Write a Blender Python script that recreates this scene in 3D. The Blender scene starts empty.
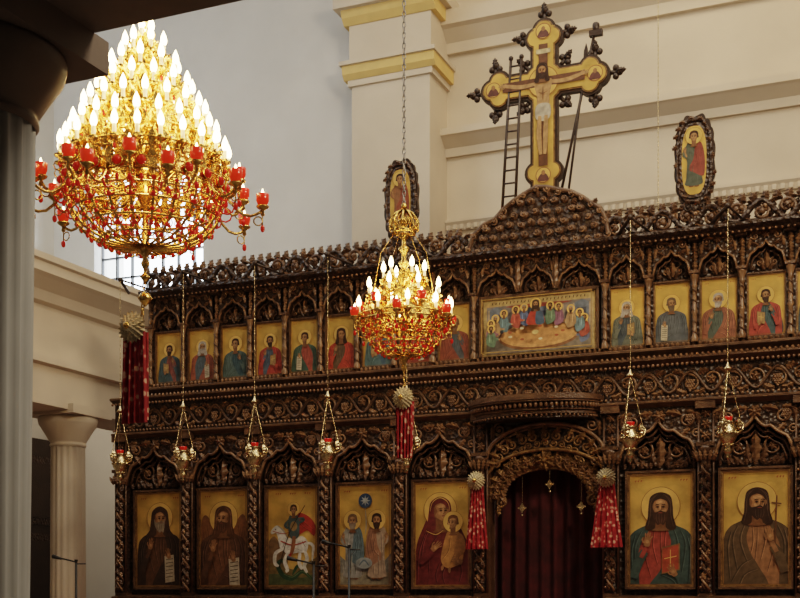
import bpy, math, random
from mathutils import Vector, Matrix
random.seed(7)
pi=math.pi; sin=math.sin; cos=math.cos
scene=bpy.context.scene

# ------------------------------------------------------------------ materials
_mc={}
def mat(name,col,rough=.5,metal=0.,var=.25,scale=6.,bump=0.,bscale=40.,emit=None,es=0.,trans=0.,col2=None,vor=False,spec=None,detail=5):
    if name in _mc: return _mc[name]
    m=bpy.data.materials.new(name); m.use_nodes=True
    nt=m.node_tree; b=nt.nodes['Principled BSDF']
    b.inputs['Roughness'].default_value=rough; b.inputs['Metallic'].default_value=metal
    if spec is not None: b.inputs['Specular IOR Level'].default_value=spec
    tc=nt.nodes.new('ShaderNodeTexCoord')
    nz=nt.nodes.new('ShaderNodeTexNoise'); nz.inputs['Scale'].default_value=scale; nz.inputs['Detail'].default_value=detail
    nt.links.new(tc.outputs['Object'],nz.inputs['Vector'])
    cr=nt.nodes.new('ShaderNodeValToRGB')
    c2=col2 if col2 else tuple(c*(1-var) for c in col)
    cr.color_ramp.elements[0].position=.35; cr.color_ramp.elements[1].position=.65
    cr.color_ramp.elements[0].color=(*c2,1); cr.color_ramp.elements[1].color=(*col,1)
    nt.links.new(nz.outputs['Fac'],cr.inputs['Fac']); nt.links.new(cr.outputs['Color'],b.inputs['Base Color'])
    if bump:
        bp=nt.nodes.new('ShaderNodeBump'); bp.inputs['Strength'].default_value=bump; bp.inputs['Distance'].default_value=.02
        if vor:
            t=nt.nodes.new('ShaderNodeTexVoronoi'); t.inputs['Scale'].default_value=bscale
            nt.links.new(tc.outputs['Object'],t.inputs['Vector']); nt.links.new(t.outputs['Distance'],bp.inputs['Height'])
        else:
            t=nt.nodes.new('ShaderNodeTexNoise'); t.inputs['Scale'].default_value=bscale; t.inputs['Detail'].default_value=4
            nt.links.new(tc.outputs['Object'],t.inputs['Vector']); nt.links.new(t.outputs['Fac'],bp.inputs['Height'])
        nt.links.new(bp.outputs['Normal'],b.inputs['Normal'])
    if emit:
        b.inputs['Emission Color'].default_value=(*emit,1); b.inputs['Emission Strength'].default_value=es
    if trans: b.inputs['Transmission Weight'].default_value=trans
    _mc[name]=m; return m

WOOD=mat('carved_walnut',(.135,.074,.040),.34,0,col2=(.065,.033,.018),scale=9,bump=.35,bscale=60)
WOODHI=mat('carved_walnut_highlight',(.25,.145,.078),.30,0,col2=(.12,.064,.033),scale=12,bump=.2,bscale=70)  # lighter walnut copy: highlights on raised carving put into the colour
WOODBK=mat('walnut_ground_shade',(.055,.029,.016),.42,0,col2=(.025,.012,.007),scale=14,bump=1.,bscale=22,vor=True)  # darker walnut copy: recess shade put into the colour; also dark crest wood
WOODDK=mat('walnut_dark',(.035,.019,.012),.45,0,scale=5,bump=.2)
GOLD=mat('gilt_brass',(.87,.57,.19),.25,1.,var=.45,scale=30,bump=.25,bscale=90)
BRASS=mat('pale_brass',(.75,.60,.36),.26,1.,var=.35,scale=30,bump=.25,bscale=90)
GOLDP=mat('gold_leaf_ground',(.80,.52,.16),.34,.4,var=.42,scale=3.5,bump=.15,bscale=25,detail=3)
GOLDHALO=mat('gold_halo',(.86,.58,.20),.30,.45,var=.2,scale=9)
GILTWOOD=mat('gilt_carving',(.30,.18,.075),.33,.3,col2=(.12,.065,.03),scale=20,bump=.4,bscale=60)
STEEL=mat('chain_steel',(.35,.34,.33),.4,.8)
BLACK=mat('black_metal',(.015,.015,.015),.45)
WAX=mat('candle_tube',(.9,.78,.55),.5,0,var=.05,emit=(1,.55,.2),es=.9)
BULB=mat('candle_bulb',(1,.9,.7),.3,0,emit=(1,.72,.34),es=24)
REDGL=mat('ruby_glass',(.42,.012,.01),.1,0,var=.1,emit=(1,.06,.02),es=.10)
REDLIT=mat('ruby_glass_lit',(.45,.012,.01),.12,0,var=.1,emit=(1,.06,.015),es=.32)
PLASTER=mat('wall_plaster_cream',(.62,.535,.43),.85,0,var=.10,scale=1.2,bump=.06,bscale=30)
PLASTERW=mat('wall_plaster_white',(.63,.615,.585),.85,0,var=.08,scale=1.2,bump=.06,bscale=30)
YELLOW=mat('moulding_yellow',(.70,.50,.20),.7,0,var=.08)
NEARCOL=mat('painted_column_grey',(.42,.44,.455),.6,0,var=.1,scale=3)
BEAM=mat('beam_dark_paint',(.17,.135,.115),.6,0,var=.2,scale=3)
STONE=mat('stone_floor',(.30,.25,.2),.4,0,var=.2,scale=2,bump=.05)
CURT=mat('curtain_crimson',(.065,.008,.009),.9,0,var=.5,scale=6)
CARPET=mat('carpet_red',(.25,.03,.03),.95,0,var=.3,scale=20)

def brocade():
    m=bpy.data.materials.new('red_brocade'); m.use_nodes=True; nt=m.node_tree; b=nt.nodes['Principled BSDF']
    b.inputs['Roughness'].default_value=.75
    tc=nt.nodes.new('ShaderNodeTexCoord'); v=nt.nodes.new('ShaderNodeTexVoronoi'); v.inputs['Scale'].default_value=19
    cr=nt.nodes.new('ShaderNodeValToRGB'); e=cr.color_ramp.elements
    e[0].position=.26; e[0].color=(.62,.38,.28,1); e[1].position=.38; e[1].color=(.36,.02,.025,1)
    x=e.new(.6); x.color=(.24,.008,.014,1)
    nt.links.new(tc.outputs['Object'],v.inputs['Vector']); nt.links.new(v.outputs['Distance'],cr.inputs['Fac']); nt.links.new(cr.outputs['Color'],b.inputs['Base Color'])
    return m
BROC=brocade()
ROSET=mat('ribbon_rosette_cream',(.60,.50,.32),.7,0,var=.5,scale=40)
def paint(c,metal=0.):
    l=.3*c[0]+.5*c[1]+.2*c[2]; c=tuple(max(0,(a*.95+l*.05))*.88 for a in c)
    k='paint_%02x%02x%02x'%tuple(int(max(0,min(1,a))*255) for a in c)
    return mat(k,c,.42,metal,var=.40,scale=18)

# ------------------------------------------------------------------ mesh builder
class MB:
    def __init__(s): s.v=[];s.f=[];s.m=[];s.sm=[];s.mats=[]
    def mi(s,m):
        if m not in s.mats: s.mats.append(m)
        return s.mats.index(m)
    def add(s,vs,fs,m,smooth=False):
        o=len(s.v); s.v.extend([tuple(v) for v in vs]); i=s.mi(m)
        for f in fs:
            s.f.append(tuple(o+k for k in f)); s.m.append(i); s.sm.append(smooth)
    def obj(s,name,parent=None,loc=(0,0,0),bevel=0):
        me=bpy.data.meshes.new(name); me.from_pydata(s.v,[],s.f)
        for m in s.mats: me.materials.append(m)
        me.polygons.foreach_set('material_index',s.m); me.polygons.foreach_set('use_smooth',s.sm)
        me.update()
        o=bpy.data.objects.new(name,me); o.location=loc; scene.collection.objects.link(o)
        if parent: o.parent=parent
        return o
    def box(s,x0,x1,y0,y1,z0,z1,m):
        vs=[(x,y,z) for x in(x0,x1) for y in(y0,y1) for z in(z0,z1)]
        s.add(vs,[(0,1,3,2),(4,6,7,5),(0,4,5,1),(2,3,7,6),(0,2,6,4),(1,5,7,3)],m)
    def lathe(s,prof,m,c=(0,0,0),n=16,smooth=True,a0=0,a1=2*pi):
        full=abs(a1-a0-2*pi)<1e-6; cnt=n if full else n+1
        vs=[(c[0]+r*cos(a0+(a1-a0)*j/n),c[1]+r*sin(a0+(a1-a0)*j/n),c[2]+z) for r,z in prof for j in range(cnt)]
        fs=[]
        for i in range(len(prof)-1):
            for j in range(n):
                k=(j+1)%cnt
                fs.append((i*cnt+j,i*cnt+k,(i+1)*cnt+k,(i+1)*cnt+j))
        s.add(vs,fs,m,smooth)
    def tube(s,path,rad,m,n=5,closed=False):
        P=[Vector(p) for p in path]; N=len(P)
        R=rad if isinstance(rad,(list,tuple)) else [rad]*N
        T=[]
        for i in range(N):
            a=P[(i-1)%N] if closed else P[max(i-1,0)]; b=P[(i+1)%N] if closed else P[min(i+1,N-1)]
            t=(b-a); T.append(t.normalized() if t.length>1e-9 else Vector((0,0,1)))
        ref=Vector((0,1,0)) if abs(T[0].y)<.9 else Vector((1,0,0))
        nv=(ref-T[0]*ref.dot(T[0])).normalized(); vs=[]
        for i in range(N):
            nv=(nv-T[i]*nv.dot(T[i]))
            nv=nv.normalized() if nv.length>1e-6 else Vector((0,1,0))
            bv=T[i].cross(nv)
            for j in range(n):
                a=2*pi*j/n; vs.append(P[i]+(nv*cos(a)+bv*sin(a))*R[i])
        fs=[]
        for i in range(N if closed else N-1):
            k=(i+1)%N
            for j in range(n):
                l=(j+1)%n; fs.append((i*n+j,i*n+l,k*n+l,k*n+j))
        if not closed:
            fs.append(tuple(range(n))[::-1]); fs.append(tuple((N-1)*n+j for j in range(n)))
        s.add(vs,fs,m,True)
    def sph(s,c,r,m,n=8,k=5,sc=(1,1,1)):
        vs=[];fs=[]
        for i in range(k+1):
            t=pi*i/k
            for j in range(n):
                a=2*pi*j/n; vs.append((c[0]+r*sc[0]*sin(t)*cos(a),c[1]+r*sc[1]*sin(t)*sin(a),c[2]+r*sc[2]*cos(t)))
        for i in range(k):
            for j in range(n):
                l=(j+1)%n; fs.append((i*n+j,(i+1)*n+j,(i+1)*n+l,i*n+l))
        s.add(vs,fs,m,True)
    def prism(s,pts,y0,y1,m):
        n=len(pts); vs=[(x,y0,z) for x,z in pts]+[(x,y1,z) for x,z in pts]
        fs=[tuple(range(n)),tuple(range(2*n-1,n-1,-1))]+[(i,(i+1)%n,n+(i+1)%n,n+i) for i in range(n)]
        s.add(vs,fs,m)
    def mould(s,x0,x1,prof,m):
        n=len(prof); vs=[(x0,y,z) for y,z in prof]+[(x1,y,z) for y,z in prof]
        fs=[tuple(range(n)),tuple(range(2*n-1,n-1,-1))]+[(i,(i+1)%n,n+(i+1)%n,n+i) for i in range(n)]
        s.add(vs,fs,m)
    def mouldy(s,y0,y1,prof,m):
        n=len(prof); vs=[(x,y0,z) for x,z in prof]+[(x,y1,z) for x,z in prof]
        fs=[tuple(range(n)),tuple(range(2*n-1,n-1,-1))]+[(i,(i+1)%n,n+(i+1)%n,n+i) for i in range(n)]
        s.add(vs,fs,m)
    # --- carving vocabulary (relief toward -Y)
    def scroll(s,cx,cz,y,r,a0,d,turns,th,m,dep=.5):
        n=int(13*turns)+3; P=[];R=[]
        for i in range(n):
            t=i/(n-1); rr=r*(1-t*.86); a=a0+d*turns*2*pi*t
            P.append((cx+rr*cos(a),y-dep*th*t*2,cz+rr*sin(a))); R.append(th*(1-.35*t))
        s.tube(P,R,m,5); s.sph(P[-1],th*1.3,m,6,4)
    def leaf(s,cx,cz,y,ang,L,W,m,h=.02,curl=0.):
        n=7; vs=[];fs=[]; x,z=cx,cz; a=ang
        for i in range(n+1):
            t=i/n; wd=W*(sin(pi*(t*.93+.07))**.7)*(1+(.28 if i%2 else -.22)) if i<n else .001
            vs+= [(x-sin(a)*wd,y,z+cos(a)*wd),(x,y-h*(.4+sin(pi*t)),z),(x+sin(a)*wd,y,z-cos(a)*wd)]
            x+=cos(a)*L/n; z+=sin(a)*L/n; a+=curl/n
        for i in range(n):
            b=i*3; fs+=[(b,b+1,b+4,b+3),(b+1,b+2,b+5,b+4)]
        s.add(vs,fs,m,False)
    def rosette(s,cx,cz,y,r,m,n=6):
        for i in range(n): s.leaf(cx,cz,y,2*pi*i/n+.2,r,r*.3,m,r*.3)
        s.sph((cx,y-r*.25,cz),r*.26,m,6,4)
    def grapes(s,cx,cz,y,r,m):
        for row,k in enumerate((4,3,4,3,2,1)):
            for j in range(k):
                s.sph((cx+(j-(k-1)/2)*r*1.7,y-r*(1+.5*(row%2)),cz-row*r*1.45),r,m,6,4)
    def rinceau(s,x0,x1,zc,amp,y,per,th,m,m2,heavy=1.,grape=True):
        n=max(1,round((x1-x0)/per)); per=(x1-x0)/n; P=[]
        for i in range(n*10+1):
            t=i/10; P.append((x0+per*t,y-th*.4,zc+amp*.75*sin(pi*t)))
        s.tube(P,th,m,5)
        for i in range(n):
            sg=1 if i%2==0 else -1; cx=x0+per*(i+.5)
            s.scroll(cx,zc-sg*amp*.12,y,amp*.62*heavy,pi/2*sg+.3,-sg,1.35,th*.85,m2)
            if grape and i%2==0: s.grapes(cx,zc+amp*.05,y-th*.6,th*.8,m2)
            else: s.rosette(cx,zc-sg*amp*.12,y-th,amp*.36,m2,5)
            s.leaf(cx+per*.36,zc+sg*amp*.5,y,sg*.9,amp*.8,amp*.24,m2,th*1.2,-sg*1.2)
            s.leaf(cx-per*.30,zc+sg*amp*.45,y,pi-sg*1.0,amp*.65,amp*.2,m2,th*1.2,sg*1.2)
            s.leaf(cx+per*.15,zc-sg*amp*.72,y,-sg*.5,amp*.6,amp*.18,m2,th*1.2,sg*1.3)
            s.leaf(cx-per*.15,zc-sg*amp*.72,y,pi+sg*.5,amp*.6,amp*.18,m2,th*1.2,-sg*1.3)
    def archpanel(s,x0,x1,zt,curve,y0,y1,m):
        n=len(curve); vs=[];fs=[]
        for x,z in curve: vs+=[(x,y0,z),(x,y0,zt),(x,y1,z)]
        for i in range(n-1):
            a=i*3;b=a+3; fs+=[(a,b,b+1,a+1),(a,a+2,b+2,b)]
        s.add(vs,fs,m)
def empty(name,loc=(0,0,0)):
    e=bpy.data.objects.new(name,None); e.empty_display_size=.2; e.location=loc; scene.collection.objects.link(e); return e
def ogee(x0,x1,zs,za,n=14,cusp=.035):
    c=(x0+x1)/2; hw=(x1-x0)/2; out=[]
    for i in range(-n,n+1):
        t=i/n; a=abs(t)
        base=math.sqrt(max(0,1-a**2.2))*.82+ (max(0,1-a*3.2)**1.6)*.18
        out.append((c+hw*t, zs+(za-zs)*base-cusp*abs(sin(a*pi*2.5))*(a<.97)*.6))
    return out

# ------------------------------------------------------------------ room shell
YB=4.0
def simple(name,fn,parent=None):
    mb=MB(); fn(mb); return mb.obj(name,parent)
simple('floor',lambda m:m.box(-10.1,10.1,-16.2,6,-.2,0,STONE))
simple('floor_solea_platform',lambda m:(m.box(-6.6,6.6,-2.6,YB,0.002,.3,STONE),m.box(-6.6,6.6,-2.2,YB,.3,.45,CARPET)))
simple('ceiling',lambda m:m.box(-10.1,10.1,-16.2,6,12.6,12.8,PLASTERW))
simple('wall_left',lambda m:m.box(-10.1,-9.9,-16.2,6,0,12.6,PLASTERW))
simple('wall_right',lambda m:m.box(9.9,10.1,-16.2,6,0,12.6,PLASTERW))
simple('wall_rear',lambda m:m.box(-10.1,10.1,-16.2,-16.0,0,12.6,PLASTERW))
wx0,wx1,wz0,wz1=-9.05,-6.9,5.9,8.7
YR=YB+.36
def wb(m):
    m.box(-9.9,wx0,YB,YB+.35,0,12.6,PLASTERW); m.box(wx1,-2.9,YB,YB+.35,0,12.6,PLASTERW)
    m.box(wx0,wx1,YB,YB+.35,0,wz0,PLASTERW); m.box(wx0,wx1,YB,YB+.35,wz1,12.6,PLASTERW)
    m.box(2.9,9.9,YB,YB+.35,0,12.6,PLASTERW)
    m.box(-3.9,3.9,YR,YR+.25,0,12.6,PLASTER)
simple('wall_back',wb)
def win(m):
    for i in range(8):
        x=wx0+(wx1-wx0)*i/7; m.box(x-.014,x+.014,YB+.2,YB+.26,wz0,wz1,BLACK)
    for i in range(9):
        z=wz0+(wz1-wz0)*i/8; m.box(wx0,wx1,YB+.2,YB+.26,z-.012,z+.012,BLACK)
    m.box(wx0-.05,wx1+.05,YB-.08,YB+.3,wz0-.06,wz0,PLASTERW)
simple('window_1',win)
# dark panelled door at the end of the left aisle
def dr(m):
    m.box(-9.9,-9.82,1.2,3.98,0,4.2,WOODDK)
    for y0,y1 in((1.35,2.5),(2.68,3.85)):
        for z0,z1 in((.2,1.1),(1.25,2.6),(2.75,3.9)):
            m.box(-9.83,-9.79,y0,y1,z0,z1,WOODBK); m.box(-9.8,-9.77,y0+.12,y1-.12,z0+.12,z1-.12,WOODDK)
    m.box(-9.84,-9.70,2.56,2.60,1.0,1.2,BRASS)
simple('door_1',dr)
for sx in(-1,1):
    def pil(m):
        a,b=sorted((sx*2.80,sx*4.06))
        m.box(a,b,YB-.35,YB+.5,0,9.25,PLASTER)
        m.box(a-.05,b+.05,YB-.39,YB+.5,9.22,9.31,PLASTER)
        m.mould(a-.11,b+.11,[(YB+.4,9.31),(YB-.40,9.31),(YB-.46,9.38),(YB-.48,9.5),(YB+.4,9.5)],YELLOW)
        m.box(a-.14,b+.14,YB-.52,YB+.5,9.5,9.56,PLASTER)
        m.box(a-.03,b+.03,YB-.38,YB+.5,9.56,10.13,PLASTER)
        m.mould(a-.11,b+.11,[(YB+.4,10.13),(YB-.40,10.13),(YB-.48,10.22),(YB-.52,10.32),(YB+.4,10.32)],YELLOW)
        m.box(a-.2,b+.2,YB-.6,YB+.5,10.32,10.5,PLASTER); m.box(a-.03,b+.03,YB-.38,YB+.5,10.5,12.6,PLASTER)
    simple('trim_pilaster' if sx<0 else 'trim_pilaster.001',pil)
def mo(m):
    y=YR
    m.mould(-2.8,2.8,[(y,9.75),(y-.08,9.75),(y-.1,9.9),(y-.26,10.05),(y-.34,10.08),(y-.34,10.3),(y,10.3)],PLASTER)
    m.mould(-2.8,2.8,[(y,8.2),(y-.06,8.2),(y-.08,8.32),(y-.24,8.44),(y-.28,8.46),(y-.28,8.56),(y,8.62)],PLASTER)
    m.mould(-2.8,2.8,[(y,7.08),(y-.05,7.08),(y-.07,7.16),(y-.1,7.2),(y-.1,7.24),(y,7.24)],PLASTER)
    x=-2.78
    while x<2.75:
        m.box(x,x+.055,y-.09,y,7.09,7.16,PLASTER); x+=.11
simple('trim_1',mo)
def doric(m,x,y,r,z0,z1,M,flip=1.,n=16,caps=None,echk=1.75,ab=.12,bot=.08):
    k=n*4; prof=[]; vs=[];fs=[]; H=z1-z0; caps=caps or M
    lv=8
    for i in range(lv+1):
        t=i/lv; rr=r*(1+(bot*(1-t) if flip>0 else -bot*(1-t)))
        for j in range(k):
            a=2*pi*j/k; f=1-.075*abs(sin(a*n/2))
            vs.append((x+rr*f*cos(a),y+rr*f*sin(a),z0+H*t))
    for i in range(lv):
        for j in range(k):
            l=(j+1)%k; fs.append((i*k+j,i*k+l,(i+1)*k+l,(i+1)*k+j))
    m.add(vs,fs,M,True)
    e=echk
    m.lathe([(r*1.0,z1-.02),(r*1.06,z1),(r*1.06,z1+.02),(r*1.0,z1+.03),(r*1.05,z1+.05),(r*(1+(e-1)*.5),z1+.1*e),(r*(1+(e-1)*.9),z1+.16*e),(r*e,z1+.2*e),(r*e*.97,z1+.22*e),(0,z1+.22*e)],caps,(x,y,0),40)
    m.box(x-r*e*1.04,x+r*e*1.04,y-r*e*1.04,y+r*e*1.04,z1+.22*e,z1+.22*e+ab,caps)
for sx in(-1,1):
    root=empty('side_gallery' if sx<0 else 'side_gallery.001')
    m=MB(); X=6.93*sx
    def pr(pts): return [(sx*a,b) for a,b in pts]
    m.mouldy(-7.4,YB,pr([(6.6,4.05),(6.6,4.55),(6.52,4.57),(6.52,4.66),(6.68,4.70),(6.68,5.35),(6.6,5.38),(6.55,5.5),(6.40,5.62),(6.34,5.66),(6.34,5.78),(6.3,5.80),(6.3,5.88),(7.4,5.88),(7.4,4.05)]),PLASTER)
    m.box(min(7.0*sx,9.9*sx),max(7.0*sx,9.9*sx),-7.4,YB,5.6,5.85,PLASTER)
    m.obj('entablature',root)
    for i,y in enumerate((-5.4,-2.4,.64,3.5)):
        c=MB(); doric(c,X,y,.23,0.,3.62,PLASTER); c.obj('column_%d'%(i+1),root)
root=empty('west_gallery')
m=MB(); m.box(-9.9,9.9,-8.3,-7.66,4.50,4.78,BEAM); m.box(-9.9,9.9,-8.34,-7.62,4.78,4.84,BEAM); m.box(-9.9,9.9,-8.3,-7.66,4.84,5.3,BEAM); m.box(-9.9,9.9,-16,-8.3,5.1,5.3,BEAM)
m.box(-9.9,9.9,-8.0,-7.8,5.3,6.3,BEAM); m.obj('architrave_and_floor',root)
for i,x in enumerate((-5.2,-.63,7.2)):
    c=MB(); doric(c,x,-8.0,.285,0,3.99,NEARCOL,flip=-1,n=20,caps=BEAM,echk=1.55,ab=.17,bot=.17); c.obj('column_%d'%(i+1),root)

# ------------------------------------------------------------------ iconostasis
ico=empty('iconostasis')
BX=[-5.0,-4.06,-3.11,-2.155,-1.195,1.26,2.225,3.18,4.13,5.07]
PX=[-5.52,-4.54,-3.59,-2.635,-1.68,-.71,.75,1.74,2.70,3.655,4.60,5.56]
SXL=[-4.85,-4.37,-3.90,-3.42,-2.95,-2.47,-2.0,-1.53,-1.05]
SXR=[.91,1.38,1.86,2.33,2.81,3.28,3.76,4.23,4.71]
Z0,Z1=1.70,2.87; S0,S1=4.246,4.86
XL,XR=-5.62,5.66
m=MB()
m.box(XL,-.66,.02,.16,.45,3.62,WOODBK); m.box(.70,XR,.02,.16,.45,3.62,WOODBK)
m.box(XL,XR,.02,.16,3.15,3.62,WOODBK)
m.box(-5.12,5.1,.02,.16,3.6,5.35,WOODBK)
m.obj('body',ico)
m=MB()
for sg in(-1,1):
    a,b=sorted((sg*.70,sg*5.62)); m.box(a,b,-.1,.03,.45,.65,WOOD); m.mould(a,b,[(.03,1.44),(-.08,1.44),(-.16,1.52),(-.16,1.57),(.03,1.6)],WOOD)
for x in BX:
    m.box(x-.36,x+.36,-.03,.03,.7,1.4,WOODBK); m.rosette(x,1.05,-.03,.22,WOODHI,8)
    for a in(-1,1):
        for c in(-1,1): m.scroll(x+a*.24,1.05+c*.22,-.03,.09,0,a*c,1.4,.012,WOODHI)
m.obj('dado',ico)
m=MB()
for i,x in enumerate(PX):
    w=.075
    m.box(x-w-.01,x+w+.01,-.1,.03,.45,1.62,WOOD)
    m.box(x-w,x+w,-.09,.03,1.6,3.6,WOODBK)
    for e in(-1,1):
        m.tube([(x+e*w,-.1,1.62),(x+e*w,-.1,3.56)],.013,WOOD,6)
    P=[];Q=[]
    for k in range(61):
        t=k/60; z=1.64+1.3*t; a=t*pi*9
        P.append((x+.04*cos(a),-.115-.03*sin(a),z)); Q.append((x-.04*cos(a),-.115+.03*sin(a),z))
    m.tube(P,.015,WOODHI,5); m.tube(Q,.015,WOOD,5)
    for k in range(26):
        z=1.66+k*.049; sg=1 if k%2 else -1
        m.leaf(x,z,-.13,pi/2-sg*.8,.085,.026,WOOD if k%4<2 else WOODHI,.02,sg*1.2)
        if k%2==0: m.sph((x+sg*.05,-.13,z+.02),.016,WOODHI,6,4)
    m.lathe([(.05,2.93),(.06,2.96),(.05,2.98),(.07,3.04),(.095,3.1),(.095,3.13),(0,3.13)],WOOD,(x,-.08,0),10)
    for k in range(5): m.leaf(x+(k-2)*.035,2.98,-.15-.01*(2-abs(k-2)),pi/2+(2-k)*.25,.12,.02,WOODHI,.03)
    m.box(x-.09,x+.09,-.17,.03,3.13,3.17,WOOD)
    for k in range(3):
        m.rosette(x,3.24+k*.12,-.10,.055,WOODHI,6)
    m.box(x-.1,x+.1,-.16,.03,3.52,3.62,WOOD)
m.obj('posts_lower',ico)
m=MB()
for i,x in enumerate(BX):
    post=[p for p in PX if p<x][-1],[p for p in PX if p>x][0]
    a,b=post[0]+.08,post[1]-.08
    cv=ogee(a,b,2.98,3.42,18,.05)
    m.archpanel(a,b,3.56,cv,-.09,.02,WOODBK)
    m.tube([(p[0],-.105,p[1]) for p in cv],.018,WOODHI,6)
    m.tube([(x+(p[0]-x)*.9,-.06,2.95+(p[1]-2.95)*.86) for p in cv],.013,WOOD,5)
    m.tube([(x+(p[0]-x)*.78,-.03,2.94+(p[1]-2.94)*.72) for p in cv],.010,WOOD,5)
    for e in(-1,1):
        ex=x+e*(b-a)*.34
        m.scroll(ex,3.42,-.095,.085,pi/2,-e,1.5,.016,WOODHI)
        m.scroll(ex+e*.10,3.27,-.095,.055,0,e,1.3,.012,WOODHI)
        m.scroll(ex-e*.13,3.48,-.095,.05,0,e,1.3,.012,WOOD)
        m.leaf(x+e*.07,3.50,-.095,(0 if e>0 else pi),.17,.035,WOODHI,.03,-e*.5)
        m.leaf(ex,3.50,-.095,(0 if e>0 else pi),.16,.03,WOODHI,.025,-e*.7)
        m.leaf(ex+e*.03,3.33,-.095,pi/2+e*2.2,.13,.03,WOODHI,.025,e*.6)
        m.leaf(ex+e*.12,3.36,-.095,pi/2,.15,.03,WOOD,.025,e*.6)
        m.grapes(ex+e*.03,3.46,-.11,.012,WOODHI)
        m.scroll(x+e*.17,3.12,.0,.1,pi/2,e,1.5,.014,WOODHI)
        m.scroll(x+e*.30,3.02,.0,.06,pi/2,-e,1.3,.012,WOOD)
        m.scroll(x+e*.09,3.25,.0,.05,pi/2,-e,1.3,.012,WOOD)
        m.rosette(x+e*.17,3.12,-.01,.05,WOODHI,6)
        m.leaf(x+e*.05,2.95,.0,pi/2-e*.5,.2,.035,WOOD,.025,e*.8)
        m.leaf(x+e*.2,2.93,.0,pi/2-e*.9,.17,.03,WOOD,.025,e*.8)
        m.leaf(x+e*.1,2.93,.0,pi/2-e*1.2,.17,.03,WOOD,.025,e*.8)
        m.leaf(x+e*.26,3.12,.0,pi/2-e*.4,.13,.03,WOOD,.025,e*.8)
    m.rosette(x,3.46,-.105,.075,WOODHI,7)
    m.leaf(x,2.96,-.01,pi/2,.32,.05,WOODHI,.04)
    for k in range(9):
        xx=a+(b-a)*(k+.5)/9; m.leaf(xx,2.93,-.02,pi/2,.07,.025,WOOD,.02)
    for k,(o,y,t,M) in enumerate(((.0,-.035,.018,GILTWOOD),(.018,-.05,.022,WOOD))):
        l,r=x-.33-o,x+.33+o; bz,tz=Z0-o,Z1+o
        m.box(l-t,l,y,.03,bz-t,tz+t,M); m.box(r,r+t,y,.03,bz-t,tz+t,M); m.box(l,r,y,.03,bz-t,bz,M); m.box(l,r,y,.03,tz,tz+t,M)
m.obj('arcade_lower',ico)
m=MB()
def runmould(m,x0,x1,z0,z1,yf,M):
    h=z1-z0
    m.mould(x0,x1,[(.03,z0),(yf+.07,z0),(yf+.05,z0+h*.25),(yf+.02,z0+h*.45),(yf,z0+h*.6),(yf,z1-.012),(yf+.02,z1),(.03,z1)],M)
runmould(m,XL,XR,3.56,3.63,-.17,WOOD)
m.box(XL,XR,-.08,.03,3.6,4.05,WOODBK)
m.rinceau(XL+.05,-.72,3.81,.14,-.085,.22,.018,WOOD,WOODHI,1.1)
m.rinceau(-.70,5.6,3.81,.14,-.085,.22,.018,WOOD,WOODHI,1.1)
runmould(m,XL,XR,4.0,4.07,-.2,WOOD)
runmould(m,-5.14,5.12,4.10,4.18,-.15,WOOD)
x=XL+.03
while x<XR:
    m.sph((x,-.175,3.985),.018,WOODHI,6,4); m.sph((x,-.15,3.655),.016,WOODHI,6,4); x+=.05
m.box(-5.14,5.12,-.05,.03,4.05,4.24,WOOD)
x=-5.1
while x<5.1:
    m.leaf(x,4.185,-.06,pi/2,.05,.02,WOODHI,.02); m.leaf(x,4.09,-.19,-pi/2,.045,.018,WOODHI,.015); x+=.055
m.obj('frieze_middle',ico)
m=MB()
def uposts(lst):
    return [(a+b)/2 for a,b in zip(lst[:-1],lst[1:])]
UPL=[-5.09]+uposts(SXL)+[-.80]; UPR=[.68]+uposts(SXR)+[4.95]
for x in UPL+UPR:
    m.box(x-.045,x+.045,-.05,.03,4.2,5.33,WOODBK)
    m.lathe([(.035,4.22),(.04,4.26),(.022,4.3),(.024,4.5),(.034,4.53),(.022,4.56),(.02,4.78),(.03,4.8),(.022,4.82),(.045,4.9),(.05,4.92),(0,4.92)],WOODHI,(x,-.075,0),8)
    P=[(x+.02*cos(k*.7),-.08-.02*sin(k*.7),4.3+.48*k/40) for k in range(41)]
    m.tube(P,.01,WOOD,4)
    m.box(x-.05,x+.05,-.13,.03,4.92,4.95,WOOD)
    for k in range(3): m.leaf(x,4.95+k*.1,-.06,pi/2,.12,.03,WOODHI,.03)
    m.box(x-.055,x+.055,-.13,.03,5.26,5.33,WOOD)
m.obj('posts_upper',ico)
m=MB()
def uarch(m,a,b):
    x_=(a+b)/2; w=b-a
    cv=ogee(a,b,4.93,5.19,10,.03)
    m.archpanel(a,b,5.33,cv,-.08,.02,WOODBK)
    m.tube([(p[0],-.09,p[1]) for p in cv],.014,WOODHI,5)
    m.tube([(x_+(p[0]-x_)*.82,-.04,4.92+(p[1]-4.92)*.8) for p in cv],.009,WOOD,5)
    for e in(-1,1):
        m.scroll(x_+e*.11,5.24,-.085,.045,pi/2,-e,1.4,.011,WOODHI)
        m.leaf(x_+e*.03,5.27,-.085,(.2 if e>0 else pi-.2),.1,.022,WOODHI,.02)
        m.leaf(x_+e*.17,5.12,-.085,pi/2,.12,.022,WOODHI,.02,e*.5)
        m.leaf(x_+e*.15,5.18,-.085,pi/2+e*1.9,.1,.02,WOOD,.02,e*.5)
        m.scroll(x_+e*.07,4.99,.0,.045,pi/2,e,1.3,.010,WOODHI)
        m.scroll(x_+e*.14,4.95,.0,.035,pi/2,-e,1.3,.009,WOOD)
        m.leaf(x_+e*.02,4.91,.0,pi/2-e*.6,.13,.024,WOOD,.02,e*.6)
        m.leaf(x_+e*.08,5.04,.0,pi/2-e*.2,.09,.022,WOOD,.02,e*.6)
    m.leaf(x_,4.93,-.005,pi/2,.2,.03,WOODHI,.03); m.rosette(x_,5.25,-.095,.042,WOODHI,6)
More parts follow.
